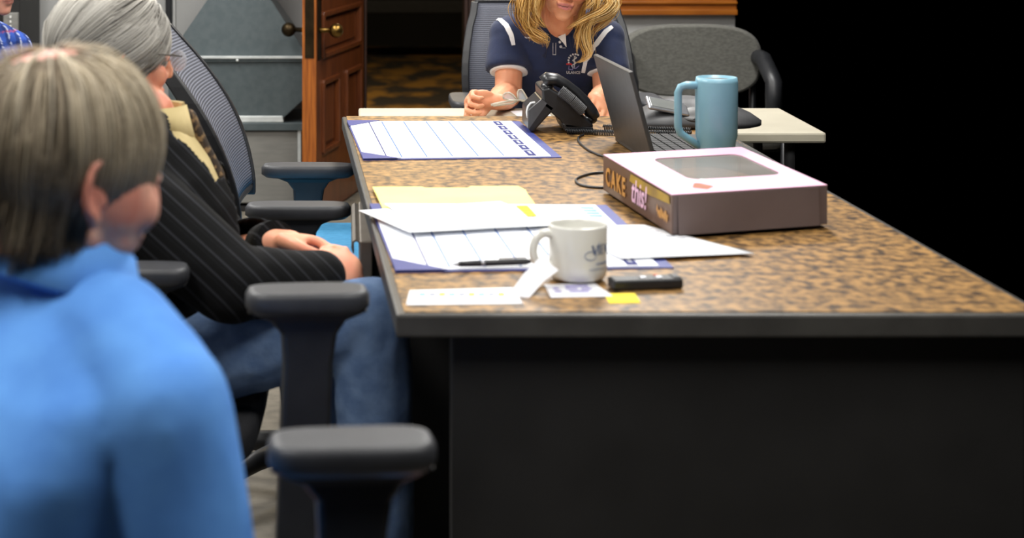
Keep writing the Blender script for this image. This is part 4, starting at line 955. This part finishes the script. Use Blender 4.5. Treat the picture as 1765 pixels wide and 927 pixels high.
# --- man in the blue shirt, nearest the camera
def man_blue():
    hc = P(114, 288, 1.95); f = V((.79, .61, -.22)); M = hframe(hc, f, (0, 0, 1))
    nk = hc + V((-.008, .0, -.122)); bf = V((.72, .69, 0)); rt = V((.69, -.72, 0))
    J = {'neck': nk, 'spine': None}
    J['shR'] = nk + rt * .185 + V((.0, 0, -.095)); J['shL'] = nk - rt * .185 + V((.0, 0, -.095))
    pel = nk + V((-.13, -.05, -.40)); che = nk + V((-.045, -.03, -.155)); J['spine'] = spine(pel, che, nk, bf, 1.08, .03)
    J['elR'] = J['shR'] + V((.05, -.02, -.26)); J['elL'] = J['shL'] + V((.03, .03, -.24)); J['wrR'] = J['elR'] + V((.19, .10, -.0)); J['wrL'] = J['elL'] + V((.20, .0, -.02))
    J['hipR'] = pel + rt * .10 + V((.02, 0, -.05)); J['hipL'] = pel - rt * .10 + V((.02, 0, -.05))
    for s in 'RL': J['kn' + s] = J['hip' + s] + bf * .42 + V((0, 0, .02)); J['an' + s] = V((J['kn' + s].x + .02, J['kn' + s].y, .10)); J['toe'] = bf
    root = thing('person', 'man with thinning ash grey hair in a bright blue shirt, nearest the camera', 'person', (pel.x, pel.y, 0))
    hands = {'R': ((.9, .4, -.1), (0, 0, -1), -1), 'L': ((.95, 0, -.1), (0, 0, -1), 1)}
    man_common(root, J, M, .0042, skin_fn(M, (226, 168, 146), (190, 110, 104), (206, 122, 104), 1.0, (190, 172, 158), (226, 172, 158)), ear_z=-.018, wide=1.25, hands=hands)
    eyes(M, root)
    g = G(); torso_geo(g, J, .010)
    for s in 'RL': arm_geo(g, J, s, (.060, .052, .050, .040), .006)
    g.caps(nk - V((0, 0, .05)), nk + V((0, 0, -.005)), .092, .080)
    me = solid(g, .008, 10); folds(me, .007, 9, V((1, 1, .5)), 3.1); sh = add('shirt', me, 'blue_cotton', root)
    g = G(); nm = (bf * .42 + V((0, 0, 1))).normalized(); cb = nk + nm * .014
    fr_ = (bf - nm * bf.dot(nm)).normalized(); rr_ = nm.cross(fr_)
    outer_, inner_ = [], []
    for k in range(25):                                   # turned-down collar, open at the front
        a = R(20 + 320 * k / 24); d = fr_ * math.cos(a) + rr_ * math.sin(a); hi = .050 - .020 * abs(math.cos(a / 2)) ** 2 * (1 if math.cos(a) > 0 else .4)
        outer_.append([cb + d * .070 + nm * hi, cb + d * .100 - nm * .022, cb + d * .095 - nm * .026, cb + d * .066 + nm * (hi - .004)])
    g.loft(outer_, smooth=True); add('collar', g, 'blue_cotton', sh)
    g = G()
    for s in 'RL': leg_geo(g, J, s, .010)
    g.loft([ring(pel - V((0, 0, .11)), rt, bf, .165, .13), ring(pel + V((0, 0, .03)), rt, bf, .175, .14)])
    add('trousers', solid(g, .010, 8), 'dark_trousers', root)
    for s in 'RL':
        g = G(); foot_geo(g, J, s, .006); add('shoe', solid(g, .006, 4), 'shoe_leather', root)
    def mask(q): return (q.z > .012 + .55 * max(0, q.x - .035)) if q.x > .0 else (q.z > -.062 or q.x < -.03)
    def thin(q): return .86 if ((q.x + .045) / .045) ** 2 + ((q.y - .0) / .036) ** 2 < 1 and q.z > .07 else 0
    H_ = Hair()
    def cmask(q): return mask(q) and not (((q.x + .045) / .040) ** 2 + (q.y / .030) ** 2 < 1 and q.z > .07)
    H_.cap(hair_cap(M, cmask, .004, .003), .30)
    flow_hair(H_, M, mask, V((-.045, 0, .112)), 3000, 15, .0125, (.0, 0, 0), .013, .0011, .35, -.03, thin, lambda q: (q.z - .03) * 4.0, zmin=-.088)
    H_.done(root, [(58, 50, 42), (112, 100, 84), (160, 146, 124), (198, 184, 158), (218, 206, 184)])
man_blue()

# --- man in the dark striped overshirt
def man_striped():
    hc = P(196, 96, 3.40); f = V((.86, .50, -.10)); M = hframe(hc, f, (0, 0, 1))
    nk = V((hc.x + .055, 3.38, hc.z - .112)); bf = V((.97, .20, 0)).normalized(); rt = V((.20, -.97, 0)).normalized()
    J = {'neck': nk}
    J['shR'] = nk + rt * .175 + V((-.035, .01, -.112)); J['shL'] = nk - rt * .185 + V((.0, 0, -.070))
    pel = V((nk.x - .06, 3.36, .555)); che = nk + V((.020, 0, -.130)); J['spine'] = spine(pel, che, nk, bf, 1.05, .035)
    J['elR'] = P(400, 494, 3.13); J['elL'] = P(395, 452, 3.60)
    J['wrR'] = P(548, 478, 3.24); J['wrL'] = P(474, 418, 3.40)
    J['hipR'] = pel + rt * .10 + V((.03, 0, -.02)); J['hipL'] = pel - rt * .10 + V((.03, 0, -.02))
    for s, dy in (('R', -.02), ('L', -.05)):
        J['kn' + s] = J['hip' + s] + V((.36, dy, .02)); J['an' + s] = V((J['kn' + s].x + .03, J['kn' + s].y, .10))
    J['knR'] = P(640, 548, 3.22); J['knR'].z -= .0; J['toe'] = bf; J['anR'] = V((J['knR'].x + .02, J['knR'].y, .10))
    root = thing('person', 'grey haired man with glasses in a black striped shirt, hands in his lap', 'person', (pel.x, pel.y, 0))
    hands = {'R': ((.62, .55, .10), (-.3, .6, -.55), 1, (55, 55, 40)), 'L': ((.95, -.25, .02), (-.1, -.4, -1), -1, (24, 40, 34))}
    man_common(root, J, M, .0042, skin_fn(M, (232, 166, 134), (196, 110, 100), (212, 120, 96), 2.0), hands=hands)
    eyes(M, root)
    # tan shirt worn underneath
    g = G(); torso_geo(g, J, .006); me = solid(g, .007, 8)
    for v in me.vertices:
        pass
    un = add('undershirt', me, 'tan_cotton', root)
    nm = (bf * .05 + V((0, 0, 1))).normalized(); fr_ = (bf - nm * bf.dot(nm)).normalized(); rr_ = nm.cross(fr_); g = G(); rg = []
    for k in range(25):
        a = R(14 + 332 * k / 24); d = fr_ * math.cos(a) + rr_ * math.sin(a); fr2 = max(0, math.cos(a))
        rg.append([nk + d * (.066 + .014 * fr2) + nm * (.024 + .006 * fr2), nk + d * (.082 + .016 * fr2) + nm * (.002 - .030 * fr2), nk + d * (.076 + .016 * fr2) + nm * (-.004 - .030 * fr2), nk + d * (.061 + .014 * fr2) + nm * (.020 + .006 * fr2)])
    g.loft(rg); add('collar', g, 'tan_cotton', un)
    kn = nk + fr_ * .084 + nm * .004
    g = G().chain([kn, kn + bf * .022 + V((0, 0, -.045)), kn + bf * .050 + V((0, 0, -.11)), kn + bf * .055 + V((0, 0, -.2))], [.016, .013, .018, .020]); add('necktie', solid(g, .004, 4), 'tie_brown', root)
    # dark overshirt, open at the front
    g = G(); torso_geo(g, J, .016)
    for s in 'RL': arm_geo(g, J, s, (.066, .060, .054, .042), .004)
    me = solid(g, .0065, 12); folds(me, .011, 7.5, V((.6, 1, .6)), 8.3)
    # open front: the cloth parts along the breastbone
    bm = bmesh.new(); bm.from_mesh(me); kill = []
    for fc in bm.faces:
        c = fc.calc_center_median(); e = c - che; fw = e.dot(bf); sd = e.dot(rt)
        if fw > .035 and abs(sd) < .075 - .0 * fw and c.z > pel.z - .02: kill.append(fc)
        elif c.z > nk.z - .10 and abs(sd) < .115 and fw > .015: kill.append(fc)
    bmesh.ops.delete(bm, geom=kill, context='FACES'); bm.to_mesh(me); bm.free()
    ad = (J['elR'] - J['shR']).normalized(); an_ = V((0, -1, 0)); ac = (an_ - ad * ad.dot(an_)).normalized(); ab = ad.cross(ac)
    m = mat('striped_cotton', (10, 10, 11), 0.9, spec=0.2, bump=0.1, bscale=240); N = m.node_tree.nodes; L = m.node_tree.links      # black cotton with fine grey woven stripes
    tc = N.new('ShaderNodeTexCoord'); dt = N.new('ShaderNodeVectorMath'); dt.operation = 'DOT_PRODUCT'; dt.inputs[1].default_value = (ab + ac * .35) / .024
    fr = N.new('ShaderNodeMath'); fr.operation = 'FRACT'; cr = N.new('ShaderNodeValToRGB'); e = cr.color_ramp.elements; dk, lt = lin((10, 10, 11)), lin((42, 43, 47))
    e[0].position = 0; e[0].color = (*dk, 1); e[1].position = 1; e[1].color = (*dk, 1)
    for p_, c_ in ((.40, dk), (.47, lt), (.56, lt), (.63, dk), (.82, dk), (.86, lin((26, 27, 30))), (.90, dk)): q = e.new(p_); q.color = (*c_, 1)
    L.new(tc.outputs['Object'], dt.inputs[0]); L.new(dt.outputs['Value'], fr.inputs[0]); L.new(fr.outputs[0], cr.inputs['Fac']); L.new(cr.outputs['Color'], N['Principled BSDF'].inputs['Base Color'])
    sh = add('overshirt', me, 'striped_cotton', root)
    so = sh.modifiers.new('thickness', 'SOLIDIFY'); so.thickness = .004; so.offset = 1
    for s in 'RL':
        d = (J['wr' + s] - J['el' + s]).normalized(); g = G().tube([J['wr' + s] - d * .045, J['wr' + s] - d * .010, J['wr' + s] + d * .008], [.043, .043, .040], 20)
        add('cuff', g, 'striped_cotton', sh)
    g = G()
    for s in 'RL': leg_geo(g, J, s, .012)
    g.loft([ring(pel - V((0, 0, .10)), rt, bf, .165, .13), ring(pel + V((0, 0, .03)), rt, bf, .175, .14)])
    me = solid(g, .008, 8); folds(me, .004, 14, V((1, 1, 1)), 1.0); add('jeans', me, 'jeans', root)
    for s in 'RL':
        g = G(); foot_geo(g, J, s, .006); add('shoe', solid(g, .006, 4), 'shoe_leather', root)
    # glasses
    gl = add('glasses', G().tube([M @ V(p) for p in ((-.012, -.083, .012), (.05, -.076, .012), (.106, -.066, .010))], .0014, 8).tube([M @ V(p) for p in ((-.012, .083, .012), (.05, .076, .012), (.106, .066, .010))], .0014, 8).tube([M @ V(p) for p in ((.116, -.010, .006), (.122, 0, .009), (.116, .010, .006))], .0014, 8), 'wire', root)
    for s in (-1, 1): add('lens', G().ell(M @ V((.113, s * .038, .000)), (.0025, .028, .020), M.to_3x3() @ Matrix.Rotation(R(-s * 8), 3, 'Z')), 'clear_lens', gl)
    def mask(q): return (q.z > .030 + .42 * max(0, q.x - .045) or (q.x < .055 and q.x > .03 and q.z > -.015)) if q.x > .03 else (q.z > -.05 or q.x < -.03)
    H_ = Hair(); H_.cap(hair_cap(M, mask, .007, .004, 4), .40)
    flow_hair(H_, M, mask, V((.050, .03, .115)), 3000, 14, .0125, (-.45, 0, .0), .016, .0011, .10, -.05, None, lambda q: (q.z - .03) * 3.0)
    H_.done(root, [(70, 68, 64), (122, 118, 112), (164, 160, 152), (196, 192, 184), (222, 218, 208)])
man_striped()

# --- man at the far left in a plaid shirt
def man_plaid():
    hc = P(-18, -38, 6.0); f = V((.80, -.58, -.06)); M = hframe(hc, f, (0, 0, 1)); nk = hc + V((-.075, .04, -.175)); bf = V((.72, -.69, 0)).normalized(); rt = V((-.69, -.72, 0)).normalized()
    J = {'neck': nk}; J['shR'] = nk + rt * .18 + V((0, 0, -.07)); J['shL'] = nk - rt * .18 + V((0, 0, -.07))
    pel = V((nk.x - .03, nk.y + .05, .56)); che = nk + V((0, 0, -.15)); J['spine'] = spine(pel, che, nk, bf, 1.0, .02)
    for s in 'RL':
        J['el' + s] = J['sh' + s] + V((0, 0, -.24)) + bf * .06; J['wr' + s] = J['el' + s] + bf * .22 + V((0, 0, -.02))
        J['hip' + s] = pel + rt * (.1 if s == 'R' else -.1) + V((0, 0, -.03)); J['kn' + s] = J['hip' + s] + bf * .42; J['an' + s] = V((J['kn' + s].x, J['kn' + s].y, .10))
    J['toe'] = bf
    root = thing('person', 'person in a blue plaid shirt at the far left edge by the rack', 'person', (pel.x, pel.y, 0))
    hands = {'R': (bf, (0, 0, -1), -1), 'L': (bf, (0, 0, -1), 1)}
    man_common(root, J, M, .005, skin_fn(M, (224, 164, 142), (178, 96, 92), (206, 122, 106), 3.0, (196, 150, 132)), hands=hands); eyes(M, root)
    g = G(); torso_geo(g, J, .010)
    for s in 'RL': arm_geo(g, J, s, (.058, .050, .046, .038), .005)
    me = solid(g, .009, 8); c0, c1, c2, c3 = lin((52, 84, 170)), lin((26, 36, 78)), lin((190, 196, 214)), lin((176, 70, 60))
    def plaid(p):
        a = (p - nk).dot(rt) + .2 * (p - nk).dot(bf); b = p.z
        c = c0.copy()
        if (a / .05) % 1 < .35: c = c.lerp(c1, .65)
        if (b / .05) % 1 < .35: c = c.lerp(c1, .5)
        if (a / .05) % 1 > .90: c = c.lerp(c2, .8)
        if (b / .10) % 1 > .95: c = c.lerp(c3, .6)
        return c
    colour(me, plaid); add('plaid_shirt', me, 'cloth_print', root)
    g = G()
    for s in 'RL': leg_geo(g, J, s, .010)
    g.loft([ring(pel - V((0, 0, .10)), rt, bf, .16, .12), ring(pel + V((0, 0, .03)), rt, bf, .17, .13)]); add('trousers', solid(g, .012, 6), 'dark_trousers', root)
    for s in 'RL':
        g = G(); foot_geo(g, J, s, .006); add('shoe', solid(g, .007, 4), 'shoe_leather', root)
    H_ = Hair(); mask = lambda q: (q.z > .03 + .4 * max(0, q.x - .03)) if q.x > 0 else q.z > -.05
    H_.cap(hair_cap(M, mask, .006, .003), .4); flow_hair(H_, M, mask, V((-.03, 0, .115)), 700, 8, .012, (0, 0, 0), .010, .0014, .3, -.05)
    H_.done(root, [(60, 46, 34), (90, 70, 50), (120, 96, 70)])
man_plaid()

# --- woman in the navy polo shirt
def woman():
    hc = P(978, -43, 5.26); f = V((-.06, -1, -.22)); M = hframe(hc, f, (.16, 0, 1)); bf = V((-.03, -1, 0)).normalized(); rt = V((-1, .03, 0)).normalized()
    nk = P(962, 42, 5.42); J = {'neck': nk}
    J['shR'] = P(878, 62, 5.45); J['shL'] = P(1042, 68, 5.45)
    pel = V((nk.x, 5.74, .57)); che = V((nk.x, 5.50, nk.z - .13)); J['spine'] = [(c, rx * .86, ry * .88, fw) for c, rx, ry, fw in spine(pel, che, nk, bf, 1.0, .02)]
    J['elR'] = P(876, 163, 5.37); J['wrR'] = P(851, 175, 5.19); J['elL'] = P(1046, 166, 5.37); J['wrL'] = P(1028, 172, 5.20)
    for s, q in (('R', 1), ('L', -1)):
        J['hip' + s] = pel + rt * .09 * q + V((0, 0, -.03)); J['kn' + s] = J['hip' + s] + V((0, -.40, .02)); J['an' + s] = V((J['kn' + s].x, J['kn' + s].y + .03, .10))
    J['toe'] = bf
    root = thing('person', 'woman with long blonde hair in a navy polo shirt, holding clear glasses', 'person', (pel.x, pel.y, 0))
    g = G(); head_geo(g, M, -.018, .97); g.chain([M @ V((-.02, 0, -.06)), nk + V((0, .0, .0))], [.050, .056]); g.chain([M @ V((.015, 0, -.085)), nk + V((0, -.012, -.01))], [.036, .046]); torso_geo(g, J, -.006)
    for s in 'RL': arm_geo(g, J, s, (.043, .039, .038, .024)); leg_geo(g, J, s, -.008)
    hand_geo(g, J['wrR'], (-.80, -.30, .04), (.35, -.75, -.30), -1, (62, 72, 46), .90, (.5, 1.1)); hand_geo(g, J['wrL'], (.05, -.75, -.10), (-.6, .2, -.7), 1, (40, 50, 35), .88)
    me = solid(g, .0034, 4); colour(me, skin_fn(M, (226, 160, 124), (200, 122, 116), (204, 122, 88), 5.0)); add('body', me, 'skin', root); eyes(M, root)
    # polo
    g = G(); torso_geo(g, J, .008)
    sl = {}
    for s in 'RL':
        e = J['el' + s]; d = (e - J['sh' + s]); en = J['sh' + s] + d * .60; g.chain([J['sh' + s], J['sh' + s] + d * .2], [.058, .058])
        out_ = V((-1 if s == 'R' else 1, 0, 0)); g.tube([J['sh' + s] - d * .08, J['sh' + s] + d * .15, J['sh' + s] + d * .4, en], [.045, .060, .064, .068], 24); sl[s] = (en, d.normalized())
    me = solid(g, .006, 10); folds(me, .006, 9, V((1, 1, .7)), 5.0); po = add('polo_shirt', me, 'navy_knit', root)
    tree = bvh(mesh_world(po))
    for s in 'RL':
        en, d = sl[s]; g = G().tube([en - d * .004, en + d * .006, en + d * .007], [.0555, .0550, .048], 28); add('sleeve_hem', g, 'white_knit', po)
    add('shoulder_stripe', ribbon(tree, [(849, 33), (862, 34), (873, 44), (881, 60), (885, 78)], .015), 'white_knit', po)
    add('shoulder_stripe', ribbon(tree, [(1055, 46), (1044, 54), (1033, 68), (1020, 86), (1010, 105), (1005, 125)], .015), 'white_knit', po)
    # collar and placket
    def on(px, lift=.003): 
        h = hit(tree, *px); return h[0] + h[1] * lift if h[0] else P(px[0], px[1], 5.3)
    def leaf(px, th, lift):
        pts = [on(p, lift) for p in px]; n = V((0, -1, .2)).normalized(); return G().prism(pts, n * th)
    nm = (M @ V((-.01, 0, -.06)) - nk).normalized(); nm = (nm + V((0, 0, .6))).normalized(); fr_ = (bf - nm * bf.dot(nm)).normalized(); rr_ = nm.cross(fr_); g = G(); rg = []
    for k in range(29):
        a = R(26 + 308 * k / 28); d = fr_ * math.cos(a) + rr_ * math.sin(a); fr2 = max(0, math.cos(a)); c0 = nk + fr_ * .012
        rg.append([c0 + d * .062 + nm * (.030 - .014 * fr2), c0 + d * (.084 + .008 * fr2) - nm * (.010 + .045 * fr2), c0 + d * (.079 + .008 * fr2) - nm * (.014 + .045 * fr2), c0 + d * .057 + nm * (.026 - .014 * fr2)])
    add('collar', g.loft(rg), 'navy_knit', po)
    add('collar_inside', leaf([(961, 62), (974, 56), (976, 80), (970, 72)], .004, .010), 'white_knit', po)
    for a, b in (((953, 74), (953, 94)), ((958, 74), (958, 94)), ((952.5, 94), (958.5, 94)), ((968, 82.5), (975, 82.5))): add('stitching', ribbon(tree, [a, b], .0013, .0012, 4), 'thread_white', po)
    for y in (72, 80): add('button', G().ell(on((965 + (y - 72) * .2, y), .003), (.004, .002, .004)), 'thread_white', po)
    add('chest_mark', ribbon(tree, [(904.5, 63), (907, 65), (912, 65), (920, 63.5), (928, 61)], .0030, .0015, 4), 'thread_white', po)
    # emblem: arched lettering, staff with a snake, red bar, letters below
    def emb(px, w_, m): add('emblem_stitching', ribbon(tree, px, w_, .0016, 4), m, po)
    for k in range(7):
        a = R(200 - 32 * k * .72); c = (991, 104); rr = 11
        emb([(c[0] + rr * math.cos(a) - 1.2, c[1] - rr * math.sin(a) - 1.0), (c[0] + (rr + .3) * math.cos(a) + 1.2, c[1] - (rr) * math.sin(a) + 1.2)], .0048, 'thread_white')
    emb([(990, 96), (990, 118)], .0024, 'thread_white'); emb([(990, 97), (994, 99), (987, 104), (993, 108), (985, 113), (988, 117)], .0026, 'thread_white')
    emb([(976, 110.5), (981, 109.5), (986, 111)], .0055, 'thread_red'); emb([(981, 113), (980, 119), (987, 120), (987, 114)], .0018, 'thread_violet'); emb([(988, 114), (992, 118), (998, 113)], .0020, 'thread_violet')
    tg = text_geo('ULANCE', .0100, Matrix.Identity(4), 0, font_offset=.0003, spacing=1.05); out = G()
    vs = []
    for p in tg.v:
        x = 988 + p.x / 5.3 * FPX; y = 124.5 - p.y / 5.3 * FPX + (p.x * 8); h = hit(tree, x, y); vs.append(h[0] + h[1] * .0020 if h[0] else P(x, y, 5.3))
    out.add(vs, tg.f); add('lettering', out, 'thread_white', po)
    g = G()
    for s in 'RL': leg_geo(g, J, s, .004)
    g.loft([ring(pel - V((0, 0, .10)), rt, bf, .15, .12), ring(pel + V((0, 0, .02)), rt, bf, .16, .13)]); add('trousers', solid(g, .010, 6), 'dark_trousers', root)
    for s in 'RL':
        g = G(); foot_geo(g, J, s, .003); add('shoe', solid(g, .006, 4), 'shoe_leather', root)
    # hair: cap on the skull and long wavy locks
    H_ = Hair(); mask = lambda q: (q.z > .055 + .5 * max(0, q.x - .04)) if q.x > .02 else q.z > -.09
    H_.cap(hair_cap(M, mask, .008, .004), .45); flow_hair(H_, M, mask, V((.03, .012, .12)), 1500, 15, .013, (0, 0, 0), .014, .0014, .5, -.03)
    guides = [
        ([(945, -95, 5.24), (925, -60, 5.22), (914, -25, 5.20), (905, 5, 5.19), (903, 28, 5.20), (912, 48, 5.22), (930, 60, 5.22), (940, 68, 5.22), (939, 84, 5.23)], 70, .017),
        ([(940, -95, 5.26), (918, -50, 5.23), (900, -10, 5.21), (897, 15, 5.21), (903, 38, 5.23), (914, 58, 5.24), (928, 70, 5.24), (948, 74, 5.24)], 60, .014),
        ([(948, -80, 5.20), (930, -40, 5.17), (922, -5, 5.16), (920, 20, 5.18), (930, 38, 5.20), (946, 50, 5.22)], 55, .012),
        ([(935, -70, 5.27), (908, -20, 5.25), (893, 8, 5.24), (898, 30, 5.25), (902, 50, 5.27)], 35, .012),
        ([(1012, -95, 5.24), (1032, -55, 5.22), (1044, -20, 5.20), (1050, 2, 5.19), (1036, 18, 5.19), (1012, 30, 5.19), (990, 42, 5.20), (974, 52, 5.22)], 70, .013),
        ([(1015, -90, 5.25), (1040, -45, 5.23), (1055, -8, 5.22), (1056, 10, 5.22), (1040, 24, 5.22), (1016, 34, 5.22), (1004, 50, 5.23), (1006, 72, 5.23), (1012, 90, 5.23), (1006, 102, 5.23), (990, 110, 5.23)], 80, .013),
        ([(1010, -80, 5.23), (1026, -40, 5.21), (1030, 0, 5.20), (1022, 25, 5.21), (1012, 48, 5.22), (1014, 75, 5.23), (1017, 95, 5.23), (1000, 108, 5.23)], 60, .011),
        ([(1008, -70, 5.20), (1018, -30, 5.18), (1020, 0, 5.17), (1012, 12, 5.18), (1006, 18, 5.19)], 45, .010),
        ([(1018, -70, 5.27), (1046, -20, 5.26), (1058, 15, 5.25), (1040, 38, 5.25), (1024, 52, 5.25), (1020, 70, 5.25)], 45, .012),
        ([(1010, 30, 5.21), (1000, 50, 5.22), (996, 70, 5.22), (996, 96, 5.22)], 22, .006)]
    for pts, cnt, spr in guides:
        bp = [P(*p) for p in pts]; sm_ = []
        for i in range(len(bp) - 1):
            for k in range(4):
                p0, p1, p2_, p3_ = bp[max(i - 1, 0)], bp[i], bp[i + 1], bp[min(i + 2, len(bp) - 1)]; t = k / 4
                sm_.append(.5 * ((2 * p1) + (-p0 + p2_) * t + (2 * p0 - 5 * p1 + 4 * p2_ - p3_) * t * t + (-p0 + 3 * p1 - 3 * p2_ + p3_) * t ** 3))
        sm_.append(bp[-1]); N_ = len(sm_)
        for n in range(cnt):
            o0 = V((random.gauss(0, 1), random.gauss(0, .8), random.gauss(0, .6))) * spr * .62; ph_ = random.uniform(0, 6.28); wv = random.uniform(.001, .0035); cut = random.uniform(.78, 1.0); q = []
            for i in range(int(N_ * cut)):
                t = i / N_; k = .75 + .5 * math.sin(t * 3.1) - .55 * t ** 3; q.append(sm_[i] + o0 * k + V((math.sin(t * 14 + ph_), 0, .4 * math.cos(t * 11 + ph_))) * wv)
            H_.strand(q, .0014 * random.uniform(.6, 1.3), .46 + o0.x / spr * .16 - o0.y / spr * .30 + random.uniform(-.32, .32))
    H_.done(root, [(104, 70, 32), (168, 120, 58), (210, 162, 88), (232, 192, 120), (246, 218, 164)])
def mesh_world(o):
    me = o.data.copy(); b = wloc(o)
    for v in me.vertices: v.co = v.co + b
    return me
woman()

# clear-framed glasses held over the cream table
gr = thing('eyeglasses', 'clear framed eyeglasses held in the woman\'s hand above the cream table', 'glasses', P(885, 178, 5.12))
def GP(x, y, d=0): return P(x, y, 5.10 + d)
def rimloop(px, d): 
    pts = [GP(x, y, d + dd_) for x, y, dd_ in px]; return G().tube(pts + [pts[0], pts[1]], .0024, 10)
a = add('rim', rimloop([(868, 170, 0), (867, 164, 0), (871, 160, 0), (878, 159.5, 0), (884, 163, 0), (889, 169, 0), (891, 172, 0), (880, 172.5, 0)], 0), 'glasses_frame', gr)
add('lens', G().prism([GP(x, y, .001) for x, y in ((868, 170), (867, 164), (871, 160), (878, 159.5), (884, 163), (889, 169), (891, 172), (880, 172.5))], (0, .0015, 0)), 'clear_lens', a)
b = add('rim', rimloop([(893, 171, 0), (892, 160, 0), (894, 155, 0), (899, 154, 0), (904, 161, 0), (909, 170, 0), (908, 173.5, 0), (900, 174, 0)], 0), 'glasses_frame', gr)
add('lens', G().prism([GP(x, y, .001) for x, y in ((893, 171), (892, 160), (894, 155), (899, 154), (904, 161), (909, 170), (908, 173.5), (900, 174))], (0, .0015, 0)), 'clear_lens', b)
add('temple_arm', G().tube([GP(846, 181), GP(860, 177.5), (GP(876, 174)), GP(892, 172.5), GP(908, 173)], [.0036, .0036, .003, .0025, .0022], 10), 'glasses_frame', gr)
add('temple_arm', G().tube([GP(850, 182, .02), GP(868, 180, .02), GP(884, 178, .015), GP(894, 172.5, .002)], [.0034, .003, .0028, .0022], 10), 'glasses_frame', gr)
